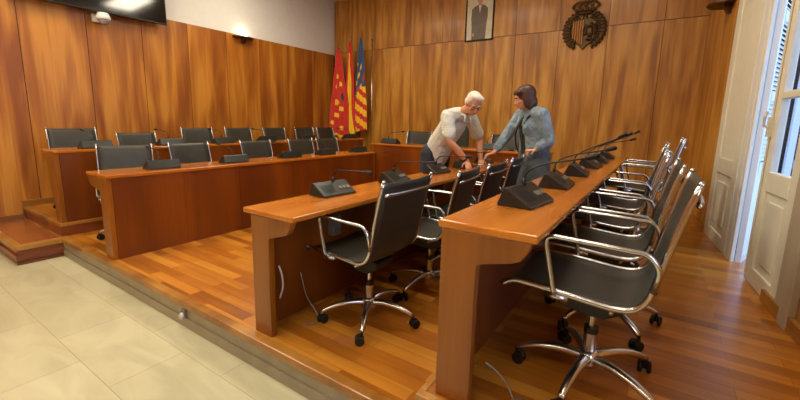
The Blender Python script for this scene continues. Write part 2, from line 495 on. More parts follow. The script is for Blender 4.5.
# balcony slab outside
bm = bmesh.new(); box(bm, -0.5, 7.0, WT, 2.2, -0.2, 0.08, 0, RW)
struct(obj('balcony_floor', bm, M_grey))

# ------------------------------------------------------------------ desks
def desk(name, loc, rz, L, label, depth=0.42, over=0.03, foot=0.0, boxes=()):
    """front faces local -x, runs along +y, work top 0.76 high; foot = how far the front panel drops below the base"""
    r = empty(name, loc, rz)
    tag(r, label, 'desk')
    bm = bmesh.new(); box(bm, -over, depth - over, 0, L, 0.728, 0.76)
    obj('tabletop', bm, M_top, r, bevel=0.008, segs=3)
    bm = bmesh.new()
    n = max(1, round(L / 0.62)); w = (L - 0.094) / n
    for i in range(n):
        box(bm, 0.0, 0.022, 0.047 + i * w + 0.001, 0.047 + (i + 1) * w - 0.001, -foot, 0.727)
    box(bm, 0.023, 0.031, 0.047, L - 0.047, -foot, 0.726)
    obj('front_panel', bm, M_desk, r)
    d = depth - over
    prof = [(0, -foot), (0.15, -foot), (0.15, 0.585), (0.154, 0.603), (0.168, 0.612), (d - 0.09, 0.64), (d - 0.055, 0.655), (d - 0.032, 0.69), (d - 0.02, 0.728), (0, 0.728)]
    ys = [(0.004, 0.046), (L - 0.046, L - 0.004)]
    if L > 3: ys.append((L / 2 - 0.02, L / 2 + 0.02))
    for k, (a, b) in enumerate(ys):
        bm = bmesh.new()
        pf = prof if k < 2 else [(0.031, 0), (0.15, 0), (0.15, 0.55), (d - 0.06, 0.64), (d - 0.06, 0.727), (0.031, 0.727)]
        prism(bm, pf, 'y', a, b)
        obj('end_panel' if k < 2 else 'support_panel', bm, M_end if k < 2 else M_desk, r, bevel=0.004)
    for y in boxes:
        bm = bmesh.new(); box(bm, 0.031, 0.075, y, y + 0.09, 0.46, 0.60); box(bm, 0.075, 0.08, y + 0.015, y + 0.075, 0.48, 0.52); box(bm, 0.075, 0.08, y + 0.015, y + 0.075, 0.54, 0.58)
        obj('power_socket', bm, M_plug, r, bevel=0.004)
    return r
# runs facing the aisle
desk('council_desk', (-1.925, 1.335, 0), 0, 3.72, 'long narrow wooden desk in the middle of the room, standing on the lower floor', 0.43, 0.07, boxes=(0.60, 1.9, 3.0))
desk('council_desk', (-0.68, 1.32, Z2), 0, 4.12, 'long wooden desk on the right, raised on the upper tier, nearest the camera', 0.385, 0.015, boxes=(1.2, 2.6))
LL = 5.09 - 1.315
desk('council_desk', (-3.895, 5.09, 0), PI, LL, 'long red-brown wooden desk left of the open floor, front one of two rows', 0.43, 0.012, boxes=(0.5, 2.0))
desk('council_desk', (-5.085, 6.25, Z2), PI, 6.25 - 1.30, 'long wooden desk of the rear left row, on the upper tier by the wall', 0.40, 0.012, boxes=(0.5, 2.0))
desk('presidency_desk', (-1.2, 5.12, Z2), -PI / 2 + PI, 2.80, 'wooden desk across the end of the room, behind the man', 0.45, 0.012, foot=Z2)
desk_objs = {}

# ------------------------------------------------------------------ chairs
def arc(pts, r=0.03, n=4):
    """round the inner corners of a polyline"""
    P = [V(p) for p in pts]; out = [P[0]]
    for i in range(1, len(P) - 1):
        a = (P[i - 1] - P[i]); b = (P[i + 1] - P[i]); rr = min(r, a.length * 0.45, b.length * 0.45)
        p0 = P[i] + a.normalized() * rr; p1 = P[i] + b.normalized() * rr
        for k in range(n + 1):
            t = k / n; out.append((1 - t) ** 2 * p0 + 2 * t * (1 - t) * P[i] + t * t * p1)
    out.append(P[-1]); return out

def chair_profile():
    raw = [(-0.335, 0.460), (-0.305, 0.482), (-0.26, 0.490), (-0.12, 0.483), (0.02, 0.472), (0.10, 0.470), (0.155, 0.486), (0.188, 0.532), (0.205, 0.595), (0.231, 0.72), (0.260, 0.85), (0.288, 0.952)]
    return [(p.x, p.z) for p in smooth_path([(x, 0, z) for x, z in raw], 3)]

def make_chair():
    """faces local -x, origin on the floor under the gas lift"""
    r = empty('office_chair')
    prof = chair_profile()
    W = 0.235
    # sling
    bm = bmesh.new(); n = len(prof); rows = []
    for i, (x, z) in enumerate(prof):
        a = prof[max(0, i - 1)]; b = prof[min(n - 1, i + 1)]
        tx, tz = b[0] - a[0], b[1] - a[1]; l = math.hypot(tx, tz); nx, nz = -tz / l, tx / l
        row = []
        for k in range(9):
            s = -1 + 2 * k / 8; sag = -0.014 * (1 - s * s)
            row.append(((x + nx * sag, s * W, z + nz * sag), (x + nx * (sag - 0.007), s * W, z + nz * (sag - 0.007))))
        rows.append([(bm.verts.new(p), bm.verts.new(q)) for p, q in row])
    for i in range(n - 1):
        for k in range(8):
            a, b, c, d = rows[i][k], rows[i][k + 1], rows[i + 1][k + 1], rows[i + 1][k]
            bm.faces.new((a[0], b[0], c[0], d[0])); bm.faces.new((d[1], c[1], b[1], a[1]))
    for i in range(n - 1):
        for k in (0, 8):
            a, d = rows[i][k], rows[i + 1][k]; bm.faces.new((a[0], d[0], d[1], a[1]))
    for i in (0, n - 1):
        for k in range(8):
            a, b = rows[i][k], rows[i][k + 1]; bm.faces.new((a[0], b[0], b[1], a[1]))
    obj('seat_sling', bm, M_sling, r, smooth=True)
    for s in (-1, 1):
        bm = bmesh.new()
        tube(bm, [(x, s * (W + 0.008), z) for x, z in prof], 0.0115, 8, flat=((0, 1, 0), 0.8))
        for x, z in (prof[-1],): ellipsoid(bm, (x + 0.002, s * (W + 0.008), z + 0.006), (0.012, 0.012, 0.010), u=10, v=8)
        obj('side_frame', bm, M_chrome, r, smooth=True)
        bm = bmesh.new(); y = s * (W + 0.036)
        path = arc([(-0.115, s * (W + 0.012), 0.475), (-0.12, y, 0.49), (-0.17, y, 0.714), (0.178, y, 0.706), (0.214, y, 0.655), (0.200, s * (W + 0.012), 0.565)], 0.04, 4)
        tube(bm, path, 0.0098, 8)
        box(bm, -0.16, -0.07, s * (W + 0.0) - 0.02, s * (W + 0.0) + 0.03, 0.454, 0.472)
        obj('armrest', bm, M_chrome, r, smooth=True)
    for (x, z), nm in (((0.282, 0.885), 'back_stretcher'), ((-0.10, 0.457), 'seat_stretcher'), ((0.08, 0.447), 'seat_stretcher')):
        bm = bmesh.new()
        pts = [(x + (0.012 + 0.012 * (1 - s * s) if z > 0.6 else 0), s * W, z - (0 if z > 0.6 else 0.012 * (1 - s * s))) for s in [-1 + 2 * k / 8 for k in range(9)]]
        tube(bm, pts, 0.010, 8)
        obj(nm, bm, M_chrome, r, smooth=True)
    bm = bmesh.new()
    prism(bm, [(-0.15, 0.405), (-0.13, 0.36), (-0.03, 0.34), (0.05, 0.34), (0.12, 0.38), (0.13, 0.43), (0.05, 0.45), (-0.10, 0.45)], 'y', -0.085, 0.085)
    obj('tilt_mechanism', bm, M_blackp, r, bevel=0.012)
    bm = bmesh.new(); tube(bm, [(0, 0, 0.10), (0, 0, 0.24)], 0.027, 16); tube(bm, [(0, 0, 0.24), (0, 0, 0.425)], 0.014, 12)
    obj('gas_lift', bm, M_chrome, r, smooth=False)
    bm = bmesh.new(); tube(bm, [(0, 0, 0.235), (0, 0, 0.262)], 0.030, 16)
    obj('lift_collar', bm, M_blackp, r)
    bm = bmesh.new(); tube(bm, [(0, 0, 0.075), (0, 0, 0.09), (0, 0, 0.13), (0, 0, 0.15)], [0.035, 0.05, 0.045, 0.03], 16)
    base = obj('star_base', bm, M_alu, r, smooth=True)
    for k in range(5):
        a = 2 * PI * k / 5 + 0.25; c, s_ = math.cos(a), math.sin(a)
        bm = bmesh.new()
        pts = [(c * q, s_ * q, z) for q, z in ((0.02, 0.118), (0.10, 0.126), (0.19, 0.118), (0.26, 0.098), (0.305, 0.076))]
        tube(bm, smooth_path(pts, 3), [0.027 - 0.012 * i / 12 for i in range(13)], 8, flat=((0, 0, 1), 0.75))
        obj('base_leg', bm, M_alu, base, smooth=True)
        cx, cy = c * 0.305, s_ * 0.305
        bm = bmesh.new()
        tube(bm, [(cx, cy, 0.045), (cx, cy, 0.082)], 0.009, 8)
        ta = a + 0.9 + k; tx, ty = math.cos(ta), math.sin(ta); sx, sy = -ty, tx
        ox, oy = cx + tx * 0.012, cy + ty * 0.012
        tube(bm, [(ox - sx * 0.009, oy - sy * 0.009, 0.04), (ox + sx * 0.009, oy + sy * 0.009, 0.04)], 0.022, 12)
        cs = obj('caster', bm, M_blackp, r)
        bm = bmesh.new()
        for d0, d1 in ((-0.026, -0.010), (0.010, 0.026)):
            tube(bm, [(ox + sx * d0, oy + sy * d0, 0.028), (ox + sx * d1, oy + sy * d1, 0.028)], 0.028, 16)
        obj('caster_wheel', bm, M_rubber, cs, bevel=0.004)
    return r

proto = make_chair()
index_kids()
chairs = []
SPIN = {1: math.radians(30), 7: -0.03}
def place_chair(x, y, z, rz, label, group, dz=0.0):
    if not chairs: c = proto
    else: c = copy_tree(proto)
    chairs.append(c)
    c.location = (x, y, z); c.rotation_euler = (0, 0, rz)
    spin = SPIN.get(len(chairs), random.uniform(0, 1.2))      # the swivel base stands at its own angle
    for ch in (KIDS.get(c.name) or []):
        if ch.name.startswith(('star_base', 'caster')): ch.rotation_euler = (0, 0, spin - rz)
        elif not ch.name.startswith(('gas_lift', 'lift_collar')): ch.location.z = dz     # seat height
    tag(c, label, 'chair', group)
    return c

ordn = ['nearest the camera', 'second nearest', 'third nearest', 'fourth nearest', 'fifth nearest', 'farthest']
g = 'chairs behind the right desk'
for i, (x, y, a, dz) in enumerate([(-0.165, 1.80, 0.0, 0), (-0.19, 2.44, 0.02, 0), (-0.23, 3.13, -0.02, 0), (-0.25, 3.80, 0.03, 0), (-0.115, 4.46, 0.0, 0.07), (-0.22, 5.12, 0.02, 0)]):
    place_chair(x, y, Z2, a, 'chrome and black mesh chair behind the right raised desk, ' + ordn[i], g, dz)
g = 'chairs behind the middle desk'
for i, (x, y, a) in enumerate([(-1.46, 1.86, -0.02), (-1.38, 2.50, 0.12), (-1.37, 3.06, 0.05)]):
    place_chair(x, y, 0, a, 'chrome and black mesh chair at the middle desk, ' + ordn[i], g)
place_chair(-1.41, 3.72, 0, 0.08, 'chrome and black mesh chair at the middle desk, with the woman holding its backrest', g)
g = 'chairs behind the front left desk'
for i, (x, y, a) in enumerate([(-4.50, 1.73, -0.32), (-4.45, 2.50, 0.05), (-4.45, 3.42, 0), (-4.45, 4.24, 0), (-4.45, 4.82, 0)]):
    place_chair(x, y, 0, PI + a, 'mesh chair behind the front left desk, ' + ['first from the left, half past its end', 'second from the left', 'third from the left', 'fourth from the left', 'fifth from the left'][i], g)
g = 'chairs behind the rear left desk'
lab2 = ['first from the left, close to the steps', 'second from the left, set lower than the others', 'third from the left', 'fourth from the left', 'fifth from the left', 'sixth from the left', 'last one, beside the flags']
for i, (x, y, a) in enumerate([(-5.80, 1.76, 0), (-5.72, 2.46, 0.06), (-5.80, 3.33, 0), (-5.80, 4.05, 0), (-5.80, 4.80, 0), (-5.80, 5.55, 0), (-5.80, 6.14, 0)]):
    place_chair(x, y, Z2, PI + a, 'mesh chair behind the rear left desk, ' + lab2[i], g, -0.06 if i == 1 else 0.0)
g = 'chairs behind the presidency desk'
place_chair(-3.60, 5.72, Z2, PI / 2 * -1 + PI, 'low mesh chair at the end desk, left one, nearer the flags', g)
place_chair(-2.0, 5.72, Z2, PI / 2, 'low mesh chair at the end desk, between the man and the woman', g)
# the president's taller chair, peeping out behind the man
r = empty('high_back_chair', (-2.88, 5.78, Z2), 0)
tag(r, 'dark high-backed chair at the end desk, behind the man with white hair', 'chair')
bm = bmesh.new()
rows = [(0.16, 0.50), (0.20, 0.60), (0.23, 0.85), (0.28, 1.15), (0.29, 1.22)]
box(bm, -0.23, 0.23, 0.20, 0.26, 0.50, 1.21)
obj('backrest', bm, M_sling, r, bevel=0.03, segs=4)
bm = bmesh.new(); box(bm, -0.25, 0.25, -0.25, 0.22, 0.42, 0.50)
obj('seat', bm, M_sling, r, bevel=0.03, segs=4)
for s in (-1, 1):
    bm = bmesh.new(); tube(bm, arc([(s * 0.27, -0.18, 0.44), (s * 0.29, -0.2, 0.68), (s * 0.29, 0.2, 0.68), (s * 0.25, 0.23, 0.55)], 0.05), 0.013, 8)
    obj('armrest', bm, M_chrome, r, smooth=True)
bm = bmesh.new(); tube(bm, [(0, 0, 0.08), (0, 0, 0.42)], 0.025, 12)
obj('gas_lift', bm, M_chrome, r)
bm = bmesh.new(); tube(bm, [(0, 0, 0.06), (0, 0, 0.13)], 0.045, 12)
base = obj('star_base', bm, M_alu, r)
for k in range(5):
    a = 2 * PI * k / 5; c, s_ = math.cos(a), math.sin(a)
    bm = bmesh.new(); tube(bm, [(0.02 * c, 0.02 * s_, 0.11), (0.29 * c, 0.29 * s_, 0.075)], [0.025, 0.015], 8)
    obj('base_leg', bm, M_alu, base, smooth=True)
    bm = bmesh.new(); tube(bm, [(0.29 * c - 0.02 * s_, 0.29 * s_ + 0.02 * c, 0.03), (0.29 * c + 0.02 * s_, 0.29 * s_ - 0.02 * c, 0.03)], 0.03, 12)
    obj('caster', bm, M_rubber, r)

# ------------------------------------------------------------------ microphone consoles
def make_mic(rise=0.0):
    """sitter's side is +x, long side along y, origin at the base"""
    r = empty('microphone_console')
    bm = bmesh.new()
    prism(bm, [(-0.065, 0.0), (0.095, 0.0), (0.098, 0.012), (-0.022, 0.088), (-0.036, 0.086), (-0.068, 0.01)], 'y', -0.145, 0.145)
    obj('console_body', bm, M_mic, r, bevel=0.005)
    bm = bmesh.new()
    # sloped face direction from (-.022,.088) to (.098,.012)
    def S(t, y, h): x = -0.022 + 0.12 * t; z = 0.088 - 0.076 * t; return (x + 0.535 * h, y, z + 0.845 * h)
    for k in range(9):
        y = -0.115 + 0.012 * k
        vs = [S(0.25, y, 0.0015), S(0.25, y + 0.006, 0.0015), S(0.8, y + 0.006, 0.0015), S(0.8, y, 0.0015)]
        bm.faces.new([bm.verts.new(v) for v in vs])
    obj('speaker_slots', bm, M_rubber, r)
    bm = bmesh.new()
    for y in (0.03, 0.065, 0.10):
        vs = [S(0.45, y, 0), S(0.45, y + 0.022, 0), S(0.65, y + 0.022, 0), S(0.65, y, 0)]
        wt = [S(0.45, y, 0.005), S(0.45, y + 0.022, 0.005), S(0.65, y + 0.022, 0.005), S(0.65, y, 0.005)]
        A = [bm.verts.new(v) for v in vs]; B = [bm.verts.new(v) for v in wt]
        bm.faces.new(B)
        for i in range(4): bm.faces.new((A[i], A[(i + 1) % 4], B[(i + 1) % 4], B[i]))
    obj('console_buttons', bm, M_plug, r)
    bm = bmesh.new()
    path = smooth_path([(-0.015, 0.03, 0.08), (-0.01, 0.03, 0.13), (0.03, 0.03, 0.165), (0.12, 0.02, 0.175), (0.30, 0.0, 0.185), (0.345, -0.005, 0.187)], 5)
    if rise: path = smooth_path([(-0.015, 0.03, 0.08), (-0.01, 0.03, 0.13), (0.02, 0.028, 0.165), (0.10, 0.02, 0.19 + rise * 0.2), (0.21, 0.0, 0.195 + rise * 0.65), (0.275, -0.005, 0.195 + rise)], 5)
    tube(bm, path, 0.0045, 8)
    tube(bm, [(-0.018, 0.03, 0.075), (-0.014, 0.03, 0.115)], 0.009, 10)
    st = obj('gooseneck', bm, M_blackp, r, smooth=True)
    bm = bmesh.new(); tube(bm, [(0.335, -0.004, 0.1865), (0.385, -0.01, 0.1885)] if not rise else [(0.268, -0.004, 0.193 + rise), (0.306, -0.01, 0.197 + rise * 1.2)], [0.011, 0.013], 12, round_caps=True)
    obj('microphone_head', bm, M_rubber, st, smooth=True)
    return r
mproto = make_mic(); mids = make_mic(0.045); mhigh = make_mic(0.10)
index_kids()
mics = []
used = set()
def place_mic(x, y, z, rz, label, group, high=0):
    p = (mproto, mids, mhigh)[high]
    c = copy_tree(p) if p.name in used else p
    used.add(p.name); mics.append(c)
    c.location = (x, y, z); c.rotation_euler = (0, 0, rz)
    tag(c, label, 'microphone', group)
ZT = 0.7602
for i, (y, a) in enumerate([(1.86, -0.12), (2.52, 0.02), (3.2, 0.08), (3.86, -0.05), (4.46, 0.05), (5.08, 0.04)]):
    place_mic(-0.52, y, ZT + Z2, a, 'black wedge microphone console on the right raised desk, ' + ordn[i], 'microphone consoles on the right desk', high=(1, 1, 2, 2, 1, 2)[i])
for i, (y, a) in enumerate([(1.96, -0.10), (2.72, 0.1), (3.48, -0.05), (4.12, 0.05), (4.75, 0.0)]):
    place_mic(-1.88, y, ZT, a, 'black wedge microphone console on the middle desk, ' + ordn[i], 'microphone consoles on the middle desk')
lw = ['leftmost', 'second from the left', 'third from the left', 'fourth from the left', 'fifth from the left', 'sixth from the left']
for i, y in enumerate([1.86, 2.64, 3.46, 4.12, 4.86]):
    place_mic(-4.06, y, ZT, PI + random.uniform(-.1, .1), 'dark microphone console on the front left desk, ' + lw[i], 'microphone consoles on the front left desk')
for i, y in enumerate([1.72, 2.52, 3.25, 4.0, 4.85, 6.0]):
    place_mic(-5.24, y, ZT + Z2, PI + random.uniform(-.1, .1), 'dark microphone console on the rear left desk, ' + lw[i], 'microphone consoles on the rear left desk')
for i, x in enumerate([-3.72, -2.0]):
    place_mic(x, 5.27, ZT + Z2, PI / 2, 'dark microphone console on the end desk, ' + ['left one, below the flags', 'right one, between the two people'][i], 'microphone consoles on the end desk')

# ------------------------------------------------------------------ wall things
# television
r = empty('television', (XL, 2.30, 2.585), 0); tag(r, 'large black flat television hung high on the left wall', 'television')
tl = -0.03
bm = bmesh.new()
def TV(x, y, z): return (0.05 + x + tl * z, y, z)
box(bm, 0.06, 0.10, -0.92, 0.78, 0.0, 0.99, 0, TV)
obj('casing', bm, M_blackp, r, bevel=0.006)
bm = bmesh.new(); box(bm, 0.10, 0.104, -0.905, 0.765, 0.02, 0.975, 0, TV)
obj('screen', bm, M_screen, r)
bm = bmesh.new(); box(bm, 0.0, 0.1, -0.2, 0.2, 0.25, 0.6)
obj('wall_bracket', bm, M_blackp, r)
# camera under the television
r = empty('security_camera', (XL, 2.27, 2.515)); r.scale = (1.3, 1.3, 1.3); tag(r, 'small white dome security camera on the veneer below the television', 'camera')
bm = bmesh.new(); box(bm, 0.0, 0.03, -0.06, 0.06, -0.035, 0.045); tube(bm, [(0.02, 0, 0.02), (0.10, 0, 0.02)], 0.028, 12)
obj('mount', bm, M_white, r, bevel=0.006)
bm = bmesh.new(); tube(bm, [(0.13, 0, 0.045), (0.13, 0, 0.0), (0.13, 0, -0.02)], [0.045, 0.062, 0.058], 20)
obj('housing', bm, M_white, r, bevel=0.004)
bm = bmesh.new(); ellipsoid(bm, (0.13, 0, -0.02), (0.048, 0.048, 0.05)); obj('dome', bm, plain('grey dome', srgb(150, 150, 150), 0.1, coat=1), r, smooth=True)

def sconce(loc, rz, label, k=1.0):
    r = empty('wall_lamp', loc, rz); tag(r, label, 'lamp', 'wall uplights')
    bm = bmesh.new()
    pts = [(k * a, b) for a, b in [(0.0, -0.20), (0.06, -0.19), (0.12, -0.14), (0.15, -0.06), (0.155, 0), (0.15, 0.06), (0.12, 0.14), (0.06, 0.19), (0.0, 0.20)]]
    prism(bm, pts, 'z', 0.0, 0.022)
    obj('lamp_plate', bm, M_lamp, r, bevel=0.004)
    bm = bmesh.new(); prism(bm, [(0.0, -0.09), (0.0, 0.02), (0.07, 0.02), (0.08, 0.0), (0.03, -0.08)], 'y', -0.04, 0.04)
    obj('lamp_bracket', bm, M_lamp, r, bevel=0.004)
    bm = bmesh.new(); tube(bm, [(0.06, -0.05, 0.036), (0.06, 0.05, 0.036)], 0.012, 10, round_caps=True)
    obj('lamp_tube', bm, M_glow, r, smooth=True)
    return r
sconce((XL, 4.43, 2.655), 0, 'dark half-round uplight glowing on the left wall above the veneer')
p = RW(-0.32, 0, 0)
sconce((p[0], p[1], 2.575), PI + math.atan2(ND.y, ND.x), 'brown half-round lamp high in the far right corner beside the cream door', 1.4)

# portrait
r = empty('framed_portrait', (-2.905, YB, 2.71)); tag(r, 'dark-framed portrait photograph of a person in a dark suit, on the back wall', 'picture')
bm = bmesh.new()
w, h, fw = 0.265, 0.76, 0.022
for a, b, c, d in ((-w, -w + fw, 0, h), (w - fw, w, 0, h), (-w, w, 0, fw), (-w, w, h - fw, h)): box(bm, a, b, -0.03, 0.0, c, d)
obj('frame', bm, M_rubber, r, bevel=0.003)
bm = bmesh.new(); box(bm, -w + 0.015, w - 0.015, -0.012, -0.002, 0.015, h - 0.015)
ph = obj('photograph', bm, plain('pale studio print', srgb(206, 200, 172), 0.3, noise=0.12), r)
bm = bmesh.new()
suit = [(-0.14, 0.02), (-0.145, 0.24), (-0.16, 0.40), (-0.15, 0.54), (-0.10, 0.585), (-0.03, 0.61), (0.03, 0.61), (0.10, 0.585), (0.145, 0.54), (0.15, 0.40), (0.13, 0.24), (0.12, 0.02)]
bm.faces.new([bm.verts.new((x, -0.0135, z)) for x, z in suit])
obj('suit_figure', bm, plain('print suit', srgb(104, 92, 80), 0.4, noise=0.15), ph)
bm = bmesh.new()
bm.faces.new([bm.verts.new((x, -0.0142, z)) for x, z in [(-0.03, 0.60), (0.03, 0.60), (0.0, 0.47)]])
obj('shirt_front', bm, plain('print shirt', srgb(210, 205, 190), 0.4), ph)
bm = bmesh.new()
bm.faces.new([bm.verts.new((0.042 * math.cos(a), -0.0142, 0.66 + 0.058 * math.sin(a))) for a in [2 * PI * k / 20 for k in range(20)]])
obj('portrait_face', bm, MATS['print skin'] if 'print skin' in MATS else plain('print skin', srgb(200, 140, 120), 0.4), ph)
bm = bmesh.new()
bm.faces.new([bm.verts.new((-0.11 + 0.02 * math.cos(a), -0.0142, 0.11 + 0.028 * math.sin(a))) for a in [2 * PI * k / 12 for k in range(12)]])
obj('portrait_hand', bm, MATS['print skin'], ph)

# coat of arms
r = empty('coat_of_arms', (-1.17, YB, 2.42)); tag(r, 'dark metal relief coat of arms with crown and leafy wreath, on the back wall', 'emblem')
def leaf(bm, P, a, ln, wd, th=0.02):
    """one leaf lump lying against the wall, pointing along angle a in the x-z plane"""
    rot = Matrix.Rotation(-a, 3, 'Y')
    c = V(P) + V((math.cos(a), 0, math.sin(a))) * ln * 0.5
    ellipsoid(bm, c, (ln * 0.55, th, wd * 0.5), rot, 8, 6)
bm = bmesh.new()
sh = [(-0.17, 0.44), (-0.08, 0.47), (0, 0.45), (0.08, 0.47), (0.17, 0.44), (0.19, 0.28), (0.14, 0.13), (0.05, 0.06), (0.0, 0.0), (-0.05, 0.06), (-0.14, 0.13), (-0.19, 0.28)]
prism(bm, sh, 'y', -0.035, -0.002)
obj('shield', bm, M_bronze, r, bevel=0.008)
bm = bmesh.new()
for k in range(5):
    x = -0.155 + 0.034 * k
    tube(bm, [(x, -0.038, 0.17 - 0.022 * k), (x, -0.042, 0.43)], 0.0115, 6)
obj('shield_bars', bm, plain('worn copper', srgb(170, 112, 58), 0.4, 0.6), r)
bm = bmesh.new()
ellipsoid(bm, (0.085, -0.05, 0.26), (0.05, 0.03, 0.085)); ellipsoid(bm, (0.10, -0.055, 0.36), (0.026, 0.025, 0.03))
for k in range(7):
    for q in (-1, 1):
        leaf(bm, (0.085 + q * 0.03, -0.045, 0.30 - 0.008 * k), PI / 2 - q * (0.5 + 0.28 * k), 0.08, 0.028)
for k in range(5): leaf(bm, (0.085, -0.045, 0.19), -PI / 2 + (k - 2) * 0.35, 0.07, 0.024)
obj('eagle_relief', bm, M_bronze, r, smooth=True)
bm = bmesh.new()
for q in (-1, 1):
    ring = [(q * (0.235 * math.sin(a)), -0.022, 0.29 - 0.23 * math.cos(a)) for a in [0.55 + 2.05 * k / 10 for k in range(11)]]
    tube(bm, ring, 0.02, 6)
    for k, p in enumerate(ring):
        a = 0.55 + 2.05 * k / 10
        out_a = math.atan2(-math.cos(a), q * math.sin(a))
        for d_ in (-0.75, 0.0, 0.75):
            leaf(bm, (p[0], -0.03 - 0.012 * (d_ == 0), p[2]), out_a + d_ + q * 0.35, 0.085, 0.042, 0.016)
        leaf(bm, (p[0], -0.04, p[2]), out_a + PI - 0.6 * q, 0.06, 0.035, 0.014)
obj('leaf_wreath', bm, M_bronze, r, smooth=True)
bm = bmesh.new()
tube(bm, [(-0.10, -0.035, 0.555), (-0.05, -0.055, 0.535), (0.05, -0.055, 0.535), (0.10, -0.035, 0.555)], 0.022, 8)
for k in range(5):
    q = -1 + k / 2
    tube(bm, smooth_path([(q * 0.09, -0.045, 0.56), (q * 0.185, -0.055, 0.63), (q * 0.12, -0.06, 0.69), (0, -0.06, 0.685)], 4), 0.015, 6)
    ellipsoid(bm, (q * 0.175, -0.055, 0.635), (0.024, 0.02, 0.028), u=8, v=6)
for k in range(7): leaf(bm, (-0.09 + 0.03 * k, -0.05, 0.555), PI / 2 + (3 - k) * 0.17, 0.06, 0.024, 0.012)
ellipsoid(bm, (0, -0.06, 0.71), (0.028, 0.02, 0.028)); tube(bm, [(0, -0.06, 0.72), (0, -0.06, 0.78)], 0.008, 6); tube(bm, [(-0.024, -0.06, 0.755), (0.024, -0.06, 0.755)], 0.008, 6)
tube(bm, [(-0.03, -0.03, 0.46), (0, -0.035, 0.54), (0.03, -0.03, 0.46)], 0.014, 6)
obj('crown', bm, M_bronze, r, smooth=True)

# ------------------------------------------------------------------ flags
M_red = plain('red flag cloth', srgb(214, 50, 36), 0.7, noise=0.08, sheen=0.3)
M_yel = plain('yellow flag cloth', srgb(250, 208, 40), 0.7, noise=0.06, sheen=0.3)
M_blu = plain('blue flag cloth', srgb(58, 92, 138), 0.7, noise=0.15, sheen=0.3)
M_grn = plain('dark green embroidery', srgb(54, 76, 58), 0.7)
def flag(loc, height, cloth_w, pick, label, phase, depth=0.05, lean=0.0, drop=1.45, folds=3.5):
    r = empty('flag', loc); tag(r, label, 'flag')
    bm = bmesh.new()
    tube(bm, [(0, 0, 0.03), (lean * 0.3, 0, height)], 0.014, 10)
    tube(bm, [(lean * 0.3, 0, height), (lean * 0.3, 0, height + 0.03), (lean * 0.3, 0, height + 0.06), (lean * 0.3, 0, height + 0.12)], [0.02, 0.026, 0.016, 0.003], 10)
    obj('flagpole', bm, M_brass, r, smooth=True)
    bm = bmesh.new(); tube(bm, [(0, 0, 0), (0, 0, 0.03), (0, 0, 0.05)], [0.10, 0.10, 0.03], 24)
    obj('pole_base', bm, M_brass, r)
    bm = bmesh.new()
    NU, NV = 110, 100
    mats = [M_red, M_yel, M_blu, M_grn]
    g = []
    for j in range(NV + 1):
        t = j / NV; row = []
        wdt = cloth_w * (0.16 + 0.84 * min(1, t * 1.35) ** 0.75)
        for i in range(NU + 1):
            s = i / NU
            x = (s - 0.42) * wdt + 0.02 * math.sin(t * 5 + phase) * t + lean * 0.3 * (1 - t)
            y = -0.03 - depth * (0.3 + t) * (0.5 + 0.5 * math.sin(s * folds * 2 * PI + phase + 0.8 * t))
            z = height - 0.03 - t * drop - 0.16 * t * s * (1 if pick != 'valencia' else -0.3)
            row.append(bm.verts.new((x, y, z)))
        g.append(row)
    for j in range(NV):
        for i in range(NU):
            f = bm.faces.new((g[j][i], g[j][i + 1], g[j + 1][i + 1], g[j + 1][i]))
            s, t = i / NU, j / NV
            mi = 0
            if pick == 'town':
                mi = 0
                for (a, b, ra, rb) in ((0.35, 0.30, 0.07, 0.03), (0.25, 0.42, 0.10, 0.035), (0.62, 0.38, 0.10, 0.03), (0.3, 0.60, 0.14, 0.04), (0.65, 0.66, 0.10, 0.03), (0.4, 0.75, 0.13, 0.03), (0.15, 0.86, 0.1, 0.03), (0.7, 0.88, 0.08, 0.03)):
                    if ((s - a) / ra) ** 2 + ((t - b) / rb) ** 2 < 1: mi = 1
                if ((s - 0.78) / 0.13) ** 2 + ((t - 0.52) / 0.055) ** 2 < 1: mi = 3
                if t > 0.965: mi = 1
            elif pick == 'spain':
                q = s - 0.55 * (t - 0.3)
                mi = 1 if 0.18 < q < 0.62 and t > 0.1 else 0
                if t < 0.5 and s > 0.55: mi = 0 if t < 0.25 else mi
            else:
                if t < 0.52:
                    mi = 2
                    if (math.sin(s * 9 + t * 30) > 0.72 and t > 0.25): mi = 1 if s < 0.6 else 0
                else:
                    q = t * 7.5 - s * 0.9
                    mi = 1 if (q % 1.0) < 0.55 else 0
                    if s < 0.12: mi = 2 if t < 0.6 else mi
            f.material_index = mi
    o = obj('flag_cloth', bm, mats, r, smooth=True)
    md = o.modifiers.new('thick', 'SOLIDIFY'); md.thickness = 0.004
    return r
FY = 6.62
flag((-6.08, FY, Z2), 2.66, 0.50, 'town', 'red flag with gold embroidery hanging in the corner, leftmost of the three flags', 0.4, 0.07, drop=1.80)
flag((-5.73, FY - 0.02, Z2), 2.79, 0.27, 'spain', 'red and yellow striped national flag between the other two flags', 1.6, 0.06, drop=2.0)
flag((-5.45, FY, Z2), 2.85, 0.31, 'valencia', 'flag with blue band and red and yellow stripes, rightmost of the three flags', 2.6, 0.06, drop=1.95)
r = empty('bare_flagpole', (-5.19, FY + 0.02, Z2)); tag(r, 'thin pale pole without cloth standing right of the flags', 'pole')
bm = bmesh.new(); tube(bm, [(0, 0, 0.03), (0, 0, 2.76)], 0.011, 10); tube(bm, [(0, 0, 2.76), (0, 0, 2.80), (0, 0, 2.84)], [0.018, 0.018, 0.004], 10)
obj('pole_shaft', bm, M_chrome, r, smooth=True)
bm = bmesh.new(); tube(bm, [(0, 0, 0), (0, 0, 0.03), (0, 0, 0.05)], [0.12, 0.12, 0.03], 24); obj('pole_base', bm, M_brass, r)

